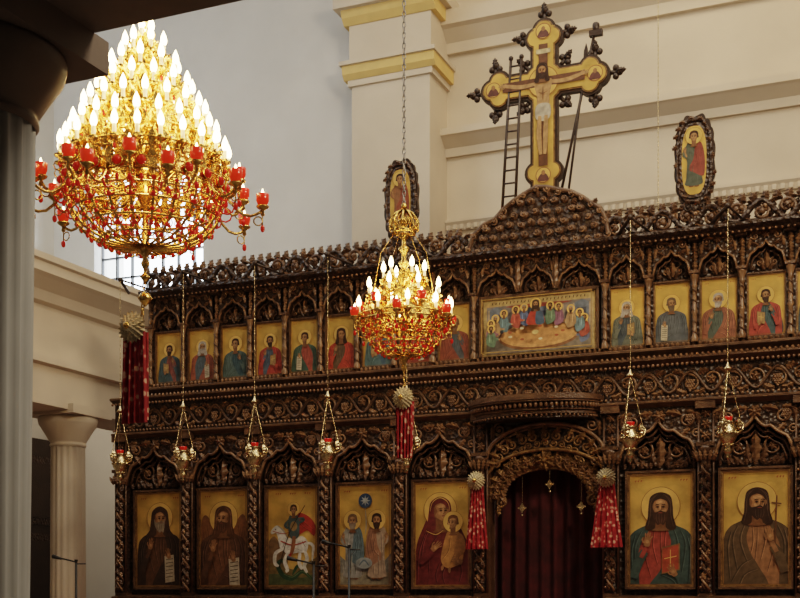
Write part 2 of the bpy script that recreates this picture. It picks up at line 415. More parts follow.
for L,UP in((SXL,UPL),(SXR,UPR)):
    for i,x in enumerate(L):
        uarch(m,UP[i]+.045,UP[i+1]-.045)
        w=.177
        for o,y,t,M in((.0,-.03,.010,GILTWOOD),(.010,-.045,.016,WOOD)):
            l,r=x-w-o,x+w+o; bz,tz=S0-o,S1+o
            m.box(l-t,l,y,.03,bz-t,tz+t,M); m.box(r,r+t,y,.03,bz-t,tz+t,M); m.box(l,r,y,.03,bz-t,bz,M); m.box(l,r,y,.03,tz,tz+t,M)
cx=-.07
for a,b in((-.755,-.305),(-.26,.12),(.165,.635)): uarch(m,a,b)
for x in(-.283,.142): m.box(x-.03,x+.03,-.1,.03,4.92,5.33,WOOD); m.leaf(x,4.95,-.1,pi/2,.3,.03,WOODHI,.02)
for o,y,t,M in((.0,-.03,.014,GILTWOOD),(.014,-.05,.03,WOOD)):
    l,r=cx-.635-o,cx+.635+o; bz,tz=4.25-o,4.87+o
    m.box(l-t,l,y,.03,bz-t,tz+t,M); m.box(r,r+t,y,.03,bz-t,tz+t,M); m.box(l,r,y,.03,bz-t,bz,M); m.box(l,r,y,.03,tz,tz+t,M)
m.obj('arcade_upper',ico)
m=MB()
runmould(m,-5.16,5.16,5.28,5.37,-.24,WOODBK)
x=-5.12
while x<5.12:
    m.sph((x,-.2,5.275),.015,WOODHI,6,4); x+=.06
for a,b in((-5.14,-.86),(.68,5.14)):
    m.rinceau(a,b,5.49,.13,-.12,.25,.03,WOODBK,WOOD,1.2,False)
    m.tube([(a,-.12,5.385),(b,-.12,5.385)],.03,WOODBK,6)
    x=a+.05; k=0
    while x<b:
        m.leaf(x,5.57,-.12,pi/2+.4,.12,.042,WOOD,.03,-1.4); m.leaf(x+.03,5.39,-.11,pi/2-.3,.12,.035,WOODBK,.03,1.2); m.leaf(x,5.50,-.10,.3,.12,.04,WOODBK,.03,1.2); x+=.115
        if k%2: m.scroll(x,5.53,-.11,.06,pi/2,1,1.3,.022,WOODHI)
        k+=1
m.obj('crest',ico)
m=MB(); MX,MZ=.05,-.08
out=[(-.88,5.42),(-.88,5.52),(-.82,5.66),(-.70,5.76),(-.58,5.80),(-.48,5.90),(-.36,5.98),(-.24,6.04),(-.1,6.10),(.02,6.08),(.14,6.04),(.28,6.0),(.40,5.93),(.5,5.85),(.60,5.78),(.66,5.66),(.68,5.52),(.68,5.42)]
out=[(a+MX,b+MZ) for a,b in out]
m.prism(out,-.14,.02,WOODBK)
m.tube([(a,-.15,b) for a,b in out],.028,WOOD,6)
for i in range(1,len(out)-1): m.scroll(out[i][0],out[i][1]-.02,-.16,.04,i,1,1.2,.012,WOODHI)
def inside(x,z):
    c=False
    for i in range(len(out)):
        (a,b),(d,e)=out[i],out[i-1]
        if (b>z)!=(e>z) and x<(d-a)*(z-b)/(e-b)+a: c=not c
    return c
for r in range(6):
    for k in range(14):
        x=-.86+k*.125+(r%2)*.06+random.uniform(-.02,.02); z=5.40+r*.115+random.uniform(-.015,.015)
        if inside(x-.05,z) and inside(x+.05,z) and inside(x,z+.04) and inside(x,z-.03):
            m.sph((x,-.14,z),.05,WOOD,9,6,(1,.8,.8)); m.scroll(x,z,-.185,.034,random.random()*6,1,1.1,.009,WOODHI)
        elif inside(x,z): m.leaf(x,z,-.14,random.random()*6,.08,.03,WOOD,.03)
m.obj('golgotha_mound',ico)
m=MB()
def bow(m,rx,ry,z0,z1,M,cx=-.0,n=28):
    P=[(cx+rx*cos(pi*i/n),-.05-ry*sin(pi*i/n)) for i in range(n+1)]
    vs=[(x,y,z0) for x,y in P]+[(x,y,z1) for x,y in P]; k=n+1
    fs=[(i,i+1,k+i+1,k+i) for i in range(n)]+[tuple(range(k)),tuple(range(k,2*k))]
    m.add(vs,fs,M)
DC=-.09; dz=-.09
for rx,ry,a,b,M in((.66,.30,3.58,3.62,WOODBK),(.69,.34,3.62,3.66,WOOD),(.71,.37,3.66,3.675,WOODHI),(.72,.38,3.675,3.74,WOODBK),(.75,.44,3.74,3.76,WOODHI),(.77,.46,3.76,3.80,WOOD),(.74,.43,3.80,3.825,WOOD)):
    bow(m,rx,ry,a+dz,b+dz,M,DC)
for i in range(1,40):
    a=pi*i/40; m.sph((DC+.73*cos(a),-.05-.40*sin(a),3.71+dz),.022,WOODHI,6,4,(1,1,1.4)); m.sph((DC+.70*cos(a),-.05-.355*sin(a),3.60+dz),.014,WOODHI,6,4)
cv=[(.02+.67*cos(pi-pi*i/28),2.86+.32*sin(pi*i/28)) for i in range(29)]
m.archpanel(-.64,.68,3.6,cv,-.06,.1,WOODBK)
m.tube([(a,-.08,b) for a,b in cv],.022,GILTWOOD,6)
cv2=[(.02+.66*cos(pi-pi*i/28),3.10+.36*sin(pi*i/28)) for i in range(29)]
m.tube([(a,-.10,b) for a,b in cv2],.024,WOODHI,6); m.tube([(.02+(a-.02)*.9,-.09,b-.03) for a,b in cv2],.014,WOODHI,6)
for i in range(13):
    a=pi*(i+.5)/13; x=.02+.56*cos(a); z=3.0+.33*sin(a)
    m.scroll(x,z,-.08,.06,a,(1 if i%2 else -1),1.4,.014,GILTWOOD)
    m.leaf(x,z,-.09,a,.13,.035,GILTWOOD,.03); m.scroll(.02+.40*cos(a),3.0+.25*sin(a),-.07,.045,a+2,(1 if i%2 else -1),1.4,.011,GILTWOOD)
for e in(-1,1):
    m.scroll(.02+e*.52,3.42,-.07,.08,pi/2,-e,1.6,.015,WOODHI)
    m.leaf(.02+e*.6,3.3,-.07,pi/2,.18,.03,WOODHI,.03)
for i in range(17):
    a=pi*i/16; x=.02+.58*cos(a); z=2.70+.38*sin(a)
    m.scroll(x,z,-.02,.085,a+1,(1 if i%2 else -1),1.5,.02,GILTWOOD)
    m.leaf(x,z,-.03,a,.12,.045,GILTWOOD,.03); m.leaf(.02+(x-.02)*.93,z-.01,-.03,a+pi+.5,.12,.035,GILTWOOD,.03,.8); m.leaf(.02+(x-.02)*.93,z-.01,-.025,a+pi-.6,.12,.035,WOODHI,.03,-.8)
    m.rosette(x,z,-.05,.05,WOODHI,5)
m.tube([(.02+.64*cos(pi*i/28),-.02,2.68+.44*sin(pi*i/28)) for i in range(29)],.018,GILTWOOD,5)
m.tube([(.02+.5*cos(pi*i/28),-.02,2.68+.30*sin(pi*i/28)) for i in range(29)],.014,GILTWOOD,5)
m.rosette(.02,3.06,-.08,.12,GILTWOOD,8)
for e in(-1,1):
    m.scroll(.02+e*.52,2.62,-.02,.07,pi/2,e,1.4,.018,GILTWOOD); m.leaf(.02+e*.55,2.6,-.02,-pi/2,.14,.03,GILTWOOD,.03)
    m.box(.02+e*.66-.03,.02+e*.66+.03,-.06,.1,.45,3.2,WOOD)
m.obj('royal_door_canopy',ico)
def pleats(m,x0,x1,z0,z1,y,amp,nf,M,flare=1.,nz=6,top=1.):
    nx=nf*8; vs=[];fs=[]; c=(x0+x1)/2
    for k in range(nz+1):
        t=k/nz; sc=top+(flare-top)*t
        for i in range(nx+1):
            u=i/nx; vs.append((c+(x0-c+(x1-x0)*u)*sc,y+amp*(.5+.5*t)*sin(u*nf*2*pi)+amp*.3*sin(u*nf*5+1+t),z1+(z0-z1)*t))
    for k in range(nz):
        for i in range(nx): a=k*(nx+1)+i; fs.append((a,a+1,a+nx+2,a+nx+1))
    m.add(vs,fs,M,True)
m=MB(); pleats(m,-.66,.70,.47,3.3,.24,.05,9,CURT); m.obj('royal_door_curtain',None)
m=MB()
LX=[-5.15,-4.25,-3.28,-2.34,-1.38,1.07,2.03,2.98,3.95,4.9]
for x in LX:
    m.tube([(x-.25,-.1,5.40),(x,-.62,5.42)],.02,WOODDK,6); m.tube([(x+.1,-.1,5.40),(x,-.62,5.42)],.012,WOODDK,6)
    m.sph((x,-.62,5.42),.03,WOODDK)
m.obj('lamp_brackets',ico)

# ------------------------------------------------------------------ icons
def cat(pts,n=5,closed=True):
    out=[]; N=len(pts)
    for i in range(N if closed else N-1):
        if closed: p0,p1,p2,p3=pts[i-1],pts[i],pts[(i+1)%N],pts[(i+2)%N]
        else: p0,p1,p2,p3=pts[max(i-1,0)],pts[i],pts[i+1],pts[min(i+2,N-1)]
        for k in range(n):
            t=k/n; r=[]
            for d in(0,1):
                r.append(.5*(2*p1[d]+(p2[d]-p0[d])*t+(2*p0[d]-5*p1[d]+4*p2[d]-p3[d])*t*t+(3*p1[d]-p0[d]-3*p2[d]+p3[d])*t**3))
            out.append(tuple(r))
    if not closed: out.append(pts[-1])
    return out
class Icon(MB):
    def __init__(s,w,h,bg=GOLDP,shape=None):
        super().__init__(); s.w=w; s.a=h/w; s.L=.0
        if shape is None: s.box(-w/2,w/2,0,.025,0,h,bg)
    def put(s,pts,m):
        s.L+=.0003; e=.492
        P=[(max(-e,min(e,x))*s.w,-s.L,max(.008,min(s.a-.008,z))*s.w) for x,z in pts]
        s.add(P,[tuple(range(len(P)))],m)
    def spl(s,pts,c): s.put(cat(pts),paint(c) if isinstance(c,tuple) else c)
    def poly(s,pts,c): s.put(pts,paint(c) if isinstance(c,tuple) else c)
    def el(s,cx,cz,rx,rz,c,rot=0,n=22):
        s.put([(cx+rx*cos(2*pi*i/n)*cos(rot)-rz*sin(2*pi*i/n)*sin(rot),cz+rx*cos(2*pi*i/n)*sin(rot)+rz*sin(2*pi*i/n)*cos(rot)) for i in range(n)],paint(c) if isinstance(c,tuple) else c)
    def st(s,pts,w,c,taper=.3,n=4):
        p=cat(pts,n,False); N=len(p); L=[];R=[]
        for i in range(N):
            a=p[max(i-1,0)];b=p[min(i+1,N-1)]; dx,dz=b[0]-a[0],b[1]-a[1]; l=math.hypot(dx,dz) or 1
            ww=w*.5*(1-(1-taper)*abs(2*i/(N-1)-1)**2)
            L.append((p[i][0]-dz/l*ww,p[i][1]+dx/l*ww)); R.append((p[i][0]+dz/l*ww,p[i][1]-dx/l*ww))
        s.L+=.0003; e=.492; k=N
        P=[(max(-e,min(e,x))*s.w,-s.L,max(.008,min(s.a-.008,z))*s.w) for x,z in L+R]
        s.add(P,[(i,i+1,k+i+1,k+i) for i in range(N-1)],paint(c) if isinstance(c,tuple) else c)
SKIN=(.54,.30,.14); SKINM=(.38,.195,.085); SKIND=(.22,.10,.04); HAIRD=(.045,.02,.01); GREY=(.42,.38,.34)
MAROON=(.17,.03,.03); BLUE=(.06,.12,.2); TEAL=(.05,.13,.13); RED=(.45,.05,.03); BROWN=(.16,.07,.03); GREEN=(.08,.14,.06); OCH=(.55,.3,.08); WHITE=(.75,.72,.65)
def lite(c,f=1.7): return tuple(min(1,a*f+.03) for a in c)
def dark(c,f=.45): return tuple(a*f for a in c)
HRING=mat('halo_edge',(.34,.16,.05),.5,.2,var=.2)
def face(I,cx,cz,s,hair=HAIRD,beard=None,long=False,hood=None,turn=0.,halo=True,detail=True):
    f=lambda x,z:(cx+x*s,cz+z*s)
    if halo:
        I.el(cx,cz+.02*s,.308*s,.308*s,HRING,n=28); I.el(cx,cz+.02*s,.298*s,.298*s,GOLDHALO,n=28)
    if hood:
        I.spl([f(*p) for p in((0,.25),(.17,.16),(.21,-.02),(.24,-.22),(.3,-.36),(-.3,-.36),(-.24,-.22),(-.21,-.02),(-.17,.16))],hood)
    elif long:
        I.spl([f(*p) for p in((0,.24),(.15,.18),(.19,.02),(.2,-.15),(.24,-.32),(.12,-.36),(-.12,-.36),(-.24,-.32),(-.2,-.15),(-.19,.02),(-.15,.18))],hair)
        for e in(-1,1):
            I.st([f(e*.06,.2),f(e*.15,.08),f(e*.16,-.12),f(e*.2,-.3)],.012*s,lite(hair,2.2)); I.st([f(e*.04,.21),f(e*.17,.1),f(e*.185,-.1)],.010*s,lite(hair,1.8))
    else: I.spl([f(*p) for p in((0,.22),(.13,.17),(.165,.03),(.15,-.06),(-.15,-.06),(-.165,.03),(-.13,.17))],hair)
    I.spl([f(*p) for p in((-.07,-.08),(.07,-.08),(.08,-.3),(.13,-.36),(-.13,-.36),(-.08,-.3))],SKIND)
    t=turn*.04
    I.spl([f(*p) for p in((t,.16),(.1,.12),(.125+t*.3,.0),(.1,-.1),(.05+t,-.18),(-.05+t,-.18),(-.1,-.1),(-.125+t*.3,.0),(-.1,.12))],SKIND)
    I.spl([f(*p) for p in((t,.145),(.09,.1),(.112+t,.0),(.085,-.09),(.0+t,-.17),(-.085,-.09),(-.112+t,.0),(-.09,.1))],SKINM)
    I.spl([f(*p) for p in((t,.13),(.07,.09),(.05+t,.04),(.03+t,-.03),(.06+t,-.05),(.0+t,-.14),(-.06+t,-.05),(-.03+t,-.03),(-.05+t,.04),(-.07,.09))],SKIN)
    for e in(-1,1): I.el(cx+(e*.068+t)*s,cz-.035*s,.022*s,.028*s,SKIN,n=10)
    if beard:
        I.spl([f(*p) for p in((-.125,.0),(-.09,-.07),(-.04+t,-.06),(t,-.045),(.04+t,-.06),(.09,-.07),(.125,.0),(.11,-.15),(.05+t,-.27),(t,-.25),(-.05+t,-.27),(-.11,-.15))],beard)
        for q in(-.06,-.02,.02,.06): I.st([f(q+t,-.1),f(q*1.1+t,-.17),f(q*.7+t,-.24)],.009*s,lite(beard,1.9))
    I.spl([f(*p) for p in((0,.2),(.1,.15),(.13,.03),(.09,.1),(.02,.135),(-.02,.135),(-.09,.1),(-.13,.03),(-.1,.15))],hood if hood else hair)
    for e in(-1,1):
        I.el(cx+(e*.045+t)*s,cz+.012*s,.03*s,.02*s,SKIND,n=10); I.el(cx+(e*.045+t)*s,cz+.01*s,.018*s,.012*s,(.02,.01,.005),n=10)
        I.st([f(e*.015+t,.04),f(e*.05+t,.05),f(e*.085+t,.035)],.014*s,HAIRD)
    I.st([f(t+.012,.03),f(t+.018,-.03),f(t-.01,-.05)],.013*s,SKIND)
    I.st([f(t-.035,-.085),f(t,-.08),f(t+.035,-.085)],.016*s,(.3,.08,.05))
    I.st([f(t-.004,.04),f(t-.004,-.03)],.012*s,lite(SKIN,1.35)); I.st([f(t-.035,.085),f(t+.035,.085)],.022*s,lite(SKIN,1.3))
def hand(I,cx,cz,s,ang,skin=SKINM,bless=True):
    c,d=cos(ang),sin(ang)
    g=lambda x,z:(cx+(x*c-z*d)*s,cz+(x*d+z*c)*s)
    I.spl([g(*p) for p in((-.04,-.08),(.04,-.08),(.05,0),(.04,.05),(-.04,.05),(-.05,0))],skin)
    for k,(x,l,b) in enumerate(((-.035,.09,-.02),(-.012,.12,0),(.012,.11 if bless else .115,.01),(.035,.06 if bless else .09,.03))):
        I.st([g(x,.03),g(x+b*.5,.03+l*.5),g(x+b,.03+l)],.022*s,skin,.6)
        I.st([g(x+.012,.04),g(x+b*.5+.012,.03+l*.5)],.005*s,SKIND)
    I.st([g(-.04,-.04),g(-.08,0),g(-.075,.05)],.026*s,skin,.6); I.el(cx,cz-.01*s,.025*s,.03*s,SKIN,n=10)
def folds(I,segs,c,w=.02):
    for k,p in enumerate(segs):
        I.st(p,w*1.5,dark(c,.5)); I.st([(a+w*.7,b) for a,b in p],w*.6,lite(c,1.8 if k%2==0 else 1.4))
def halfsaint(I,cx,cz,s,tunic,mantle,hair=HAIRD,beard=None,long=False,hood=None,turn=0,book=None,bless=True,mir=1,scroll=False,cross=False,wings=False,halo=True):
    f=lambda x,z:(cx+x*s*mir,cz+z*s)
    b=(-cz/s)-.05
    if wings:
        for e in(-1,1):
            I.spl([(cx+x*s*e,cz+z*s) for x,z in((.15,-.3),(.35,.05),(.47,.0),(.5,-.4),(.45,-1.0),(.3,-.6))],(.3,.13,.05))
            for q in range(4): I.st([(cx+(.3+q*.04)*s*e,cz+(-.05-q*.03)*s),(cx+(.36+q*.035)*s*e,cz-.5*s),(cx+(.38+q*.02)*s*e,cz-.85*s)],.012,(.12,.05,.02))
    I.spl([f(*p) for p in((-.1,-.24),(-.24,-.29),(-.42,-.38),(-.5,-.62),(-.54,b),(.54,b),(.5,-.62),(.42,-.38),(.24,-.29),(.1,-.24))],tunic)
    folds(I,[[f(-.1,-.35),f(-.12,-.6),f(-.05,-.9)],[f(0,-.38),f(.0,-.6),f(.04,-.95)],[f(.08,-.34),f(.06,-.6),f(.1,-.8)],[f(-.2,-.4),f(-.25,-.7),f(-.15,-1.1)]],tunic,.018)
    I.spl([f(*p) for p in((.1,-.24),(.28,-.3),(.44,-.4),(.52,-.62),(.56,b),(-.15,b),(-.02,-1.0),(.1,-.8),(.16,-.55),(.12,-.38))],mantle)
    I.spl([f(*p) for p in((-.13,-.25),(-.42,-.37),(-.52,-.6),(-.56,b),(-.34,b),(-.36,-.8),(-.3,-.55),(-.2,-.38))],mantle)
    folds(I,[[f(.2,-.35),f(.26,-.6),f(.15,-.95)],[f(.3,-.36),f(.38,-.6),f(.3,-1.1)],[f(.4,-.45),f(.45,-.7),f(.42,-1.2)],[f(.1,-.9),f(.25,-1.0),f(.4,-1.25)],[f(-.4,-.42),f(-.46,-.7),f(-.44,-1.1)],[f(-.3,-.36),f(-.4,-.6),f(-.4,-.9)],[f(.0,-1.05),f(.2,-1.15),f(.3,-1.4)]],mantle,.022)
    face(I,cx,cz,s,hair,beard,long,hood,turn*mir,halo)
    if book:
        q=((.02,-.62),(.3,-.56),(.3,-.98),(.02,-1.04)); I.poly([f(*p) for p in q],(.25,.15,.06))
        q=((.03,-.64),(.28,-.585),(.28,-.96),(.03,-1.02)); I.poly([f(*p) for p in q],book)
        I.st([f(.155,-.66),f(.155,-.96)],.012*s,GOLDHALO,1); I.st([f(.06,-.80),f(.25,-.76)],.012*s,GOLDHALO,1)
        I.st([f(.34,-1.2),f(.3,-1.08),f(.25,-1.02)],.13*s,mantle,.8); hand(I,*f(.2,-1.0),s*.9,.5*mir,bless=False)
    if scroll:
        I.poly([f(*p) for p in((.12,-.75),(.34,-.72),(.36,-1.25),(.14,-1.28))],(.6,.52,.38))
        for k in range(6): I.st([f(.15,-.82-k*.07),f(.32,-.80-k*.07)],.012*s,HAIRD,1)
        hand(I,*f(.22,-.72),s*.9,.2,bless=False)
    if cross:
        I.st([f(-.30,.1),f(-.26,-1.0)],.022*s,BROWN,1); I.st([f(-.37,-.03),f(-.22,-.01)],.022*s,BROWN,1)
    if bless:
        I.st([f(-.42,-1.1),f(-.34,-.85),f(-.24,-.68)],.15*s,mantle,.8); I.st([f(-.3,-.78),f(-.22,-.62)],.07*s,tunic,.9)
        hand(I,*f(-.2,-.52),s*1.0,-.2*mir)
def inscr(I,n=2):
    for k in range(n):
        x=-.36+k*.72 if n==2 else -.3+k*.6/(n-1)
        for j in range(3):
            q=x+(j-1)*.045; z=I.a-.12
            I.st([(q,z),(q+.01,z+.035)],.008,RED,1); I.st([(q-.01,z+.02),(q+.02,z+.025)],.007,RED,1)
def border(I,c=(.3,.15,.05),t=.012):
    e=.49;A=I.a
    for q in(((-e,.01),(e,.01),(e,.01+t),(-e,.01+t)),((-e,A-t-.01),(e,A-t-.01),(e,A-.01),(-e,A-.01)),((-e,0.01),(-e+t,.01),(-e+t,A),(-e,A)),((e-t,.01),(e,.01),(e,A),(e-t,A))): I.poly(q,c)
def standing(I,cx,base,H,robe,mantle,hair=HAIRD,beard=None,mir=1,halo=True):
    u=H/7.2; f=lambda x,z:(cx+x*u*mir,base+z*u)
    for e in(-1,1): I.el(cx+e*.35*u,base+.1*u,.32*u,.14*u,SKIND)
    I.spl([f(*p) for p in((-.35,5.9),(-.95,5.6),(-1.1,4.4),(-.9,3.2),(-1.0,1.2),(-1.05,.25),(1.0,.25),(1.0,1.4),(.85,3.2),(1.1,4.4),(.95,5.6),(.35,5.9))],robe)
    I.spl([f(*p) for p in((.3,5.9),(.95,5.6),(1.3,4.3),(1.4,2.6),(1.2,1.3),(.1,1.8),(-.7,2.4),(-.1,3.6),(.1,5))],mantle)
    folds(I,[[f(-.5,5.3),f(-.6,3.4),f(-.6,.6)],[f(-.1,3),f(-.2,1.8),f(-.2,.5)],[f(.4,1.5),f(.4,.5)],[f(-.7,3),f(-.8,1)]],robe,.014)
    folds(I,[[f(.5,5.4),f(.7,4),f(.3,2.4)],[f(.9,5),f(1.1,3.6),f(.8,2)],[f(.2,4.6),f(.4,3.4),f(-.3,2.5)]],mantle,.014)
    I.st([f(-.9,5.3),f(-1.3,4.4),f(-.9,3.9)],.42*u,robe,.8); I.st([f(-.9,3.9),f(-1.15,4.6)],.2*u,SKINM)
    hand(I,*f(-1.15,4.8),u*3.2,0)
    face(I,cx,base+6.5*u,u*3.6,hair,beard,False,None,0,halo)
def finish(I,name,x,z,y=.0,bd=True):
    if bd: border(I)
    return I.obj(name,None,(x,y-.012,z))
W,H=.66,1.17
I=Icon(W,H); inscr(I); halfsaint(I,.02,1.28,.95,(.14,.065,.03),(.06,.032,.02),GREY,(.3,.24,.17),hood=(.07,.035,.022),turn=1,bless=True,scroll=True,halo=True); finish(I,'icon_of_monk_saint',BX[0],Z0)
I=Icon(W,H); inscr(I); halfsaint(I,0,1.25,1.0,(.2,.09,.04),(.13,.06,.03),(.12,.05,.02),(.12,.05,.02),long=True,turn=-1,scroll=True,wings=True); finish(I,'icon_of_winged_prophet',BX[1],Z0)
I=Icon(W,H); inscr(I,3)
I.spl([(-.6,.6),(-.4,.9),(-.25,.75),(-.1,.5),(-.2,.2),(-.6,.2)],(.22,.13,.06)); I.spl([(-.6,-.1),(-.6,.32),(-.3,.42),(0,.3),(.25,.4),(.6,.5),(.6,-.1)],(.22,.15,.05)); I.spl([(-.6,-.1),(-.6,.18),(-.2,.22),(.2,.15),(.6,.25),(.6,-.1)],(.1,.12,.05))
I.st([(.4,.12),(.2,.26),(0,.14),(-.2,.2),(-.3,.38),(-.22,.46),(-.14,.4)],.09,(.03,.08,.04),.4); I.st([(0,.2),(.1,.36),(.2,.3)],.06,(.03,.09,.04)); I.st([(.38,.13),(.2,.27),(0,.16),(-.18,.22)],.015,(.15,.22,.1))
I.spl([(.05,1.3),(.28,1.28),(.46,1.1),(.44,.9),(.3,1.0),(.12,.95)],RED); folds(I,[[(.1,1.25),(.25,1.15),(.42,1.0)],[(.12,1.15),(.25,1.05),(.35,1.0)]],RED,.014)
for p in([(-.16,.68),(-.34,.6),(-.36,.42),(-.28,.36)],[(-.08,.62),(-.16,.46),(-.1,.3),(-.14,.26)],[(.22,.68),(.3,.5),(.24,.36),(.3,.24)],[(.16,.62),(.14,.42),(.2,.3)]): I.st(p,.075,WHITE,.55)
I.st([(.28,.78),(.42,.72),(.4,.45)],.06,WHITE)
I.spl([(-.24,.72),(-.2,.88),(0,.86),(.2,.9),(.32,.78),(.28,.62),(.1,.6),(-.1,.58)],WHITE)
I.spl([(-.24,.68),(-.1,.84),(-.22,1.02),(-.32,1.1),(-.44,1.0),(-.42,.94),(-.32,.95)],WHITE); I.st([(-.1,.86),(-.18,1.0),(-.3,1.1)],.03,(.4,.36,.3))
folds(I,[[(-.1,.65),(.05,.68),(.2,.64)],[(-.15,.78),(-.2,.7)],[(.2,.82),(.27,.7)]],(.5,.46,.4),.012)
I.el(-.34,1.03,.012,.012,HAIRD); I.st([(-.24,.82),(.0,.74),(.28,.8)],.02,RED,1); I.st([(-.4,1.0),(-.2,.95),(-.02,.98)],.012,RED,1)
I.spl([(-.06,1.26),(.1,1.28),(.15,1.1),(.12,.88),(-.02,.86),(-.08,1.05)],(.08,.12,.12)); I.el(.03,1.08,.07,.09,(.35,.22,.08))
I.st([(.04,.9),(.02,.72),(-.02,.58)],.08,(.3,.12,.05),.7); I.st([(-.02,.6),(-.07,.5)],.05,RED)
I.st([(.12,1.22),(.24,1.2),(.1,1.12)],.06,(.08,.12,.12)); I.st([(-.06,1.2),(-.14,1.1),(-.08,1.04)],.06,(.08,.12,.12))
I.st([(.26,1.45),(-.06,.95),(-.27,.32)],.014,HAIRD,1); face(I,.03,1.38,.42,HAIRD)
finish(I,'icon_of_saint_george_and_dragon',BX[2],Z0)
I=Icon(W,H); inscr(I,2)
I.spl([(-.6,-.1),(-.6,.55),(-.3,.4),(0,.42),(.3,.4),(.6,.6),(.6,-.1)],(.24,.24,.22)); I.spl([(-.6,-.1),(-.6,.2),(0,.25),(.6,.2),(.6,-.1)],(.3,.27,.2))
for k in range(9): I.st([(-.45+k*.1,.12+.03*(k%3)),(-.42+k*.1,.3),(-.46+k*.11,.42)],.02,(.14,.15,.15) if k%2 else (.4,.38,.32))
I.el(0,1.5,.13,.13,(.05,.1,.2)); I.poly([(.1*(1 if k%2==0 else .4)*cos(pi*k/8),1.5+.1*(1 if k%2==0 else .4)*sin(pi*k/8)) for k in range(16)],(.5,.55,.55))
I.st([(0,1.38),(.02,1.1),(0,.9)],.014,(.5,.55,.55))
standing(I,-.24,.12,1.14,(.36,.36,.34),(.14,.2,.23),(.2,.12,.06),(.25,.2,.15)); standing(I,.24,.12,1.14,(.4,.3,.22),(.35,.18,.11),HAIRD,HAIRD,-1)
I.el(0,.4,.16,.1,(.3,.33,.33)); I.st([(-.1,.35),(0,.45),(.1,.35)],.03,(.1,.15,.2))
finish(I,'icon_of_the_baptism_of_christ',BX[3],Z0)
I=Icon(W,H); inscr(I)
I.spl([(-.2,1.2),(-.36,1.0),(-.5,.6),(-.55,-.1),(.55,-.1),(.5,.55),(.4,.85),(.22,1.1)],MAROON)
folds(I,[[(-.2,1.05),(-.35,.75),(-.4,.3)],[(-.1,.85),(-.25,.6),(-.25,.2)],[(-.3,.95),(-.44,.55),(-.46,.1)],[(.1,.4),(.0,.2),(.05,.0)],[(.3,.5),(.35,.25),(.3,.05)],[(-.05,.4),(-.12,.2),(-.1,.05)]],MAROON,.02)
face(I,-.04,1.28,1.0,MAROON,None,False,MAROON,1.5); I.st([(-.22,1.28),(-.18,1.43),(-.04,1.51),(.1,1.43),(.14,1.28)],.014,GOLDHALO); I.st([(-.3,.95),(-.12,.88),(.02,.95)],.014,GOLDHALO)
I.spl([(.12,.95),(.3,.92),(.38,.7),(.36,.42),(.12,.3),(-.02,.42),(.02,.7)],(.5,.25,.08)); folds(I,[[(.15,.85),(.12,.6),(.0,.45)],[(.25,.85),(.25,.6),(.15,.38)],[(.32,.8),(.33,.55),(.28,.42)]],(.5,.25,.08),.014)
I.spl([(.2,.9),(.38,.85),(.42,.6),(.25,.5)],(.4,.2,.07))
face(I,.2,1.08,.6,(.15,.06,.02),None,turn=-1.5)
I.st([(.02,.36),(.0,.26)],.05,SKINM); I.st([(.14,.32),(.14,.22)],.05,SKINM)
hand(I,-.12,.66,.95,-.9,bless=False); hand(I,.3,.42,.9,1.2,bless=False); I.st([(-.4,.4),(-.28,.5),(-.18,.6)],.14,MAROON,.8)
finish(I,'icon_of_virgin_and_child',BX[4],Z0)
I=Icon(W,H); inscr(I); halfsaint(I,0,1.24,1.02,(.36,.07,.05),(.06,.10,.095),HAIRD,(.07,.03,.015),long=True,turn=0,book=(.42,.08,.04)); finish(I,'icon_of_christ_pantocrator',BX[5],Z0)
I=Icon(W,H); inscr(I); halfsaint(I,0.02,1.28,.98,(.34,.17,.08),(.13,.085,.045),HAIRD,HAIRD,long=True,turn=-1,cross=True,bless=True,mir=-1); finish(I,'icon_of_john_the_baptist',BX[6],Z0)
for k in(7,8,9):
    I=Icon(W,H); inscr(I); halfsaint(I,0,1.26,1.0,[BLUE,RED,OCH][k-7],[RED,GREEN,TEAL][k-7],HAIRD,[None,GREY,HAIRD][k-7],turn=-1,book=RED); finish(I,'icon_of_saint' if k==7 else 'icon_of_saint.%03d'%(k-7),BX[k],Z0)
w,h=.354,.614
cols=[((.3,.1,.08),(.07,.12,.14)),((.10,.14,.17),(.4,.12,.07)),((.05,.1,.12),(.1,.15,.14)),((.1,.14,.2),(.42,.06,.04)),((.38,.09,.06),(.07,.12,.09)),((.15,.1,.06),(.48,.07,.04)),((.08,.14,.2),(.12,.2,.22)),((.4,.1,.06),(.3,.05,.04)),((.1,.12,.14),(.28,.08,.05)),
 ((.06,.09,.12),(.14,.16,.13)),((.12,.14,.16),(.10,.12,.14)),((.1,.13,.11),(.32,.12,.07)),((.06,.11,.12),(.42,.07,.05))]
hb=[(HAIRD,HAIRD),(GREY,GREY),(HAIRD,None),(HAIRD,HAIRD),(HAIRD,None),(HAIRD,None),(GREY,GREY),(HAIRD,HAIRD),((.2,.1,.05),(.2,.1,.05)),(GREY,GREY),((.15,.1,.06),(.15,.1,.06)),(GREY,GREY),(HAIRD,HAIRD)]
for i,x in enumerate(SXL+SXR):
    c=cols[i%13]; hh=hb[i%13]; t=1 if x<0 else -1
    I=Icon(w,h); inscr(I); halfsaint(I,.02*t,1.14,.80+.05*(i%3),c[0],c[1],hh[0],hh[1],long=(i%4==1),turn=t,mir=(1 if i%2 else -1),book=(.4,.25,.1) if i%3==0 else None,scroll=(i%3==1),bless=(i%3!=1))
    finish(I,'icon_of_apostle' if i==0 else 'icon_of_apostle.%03d'%i,x,S0)
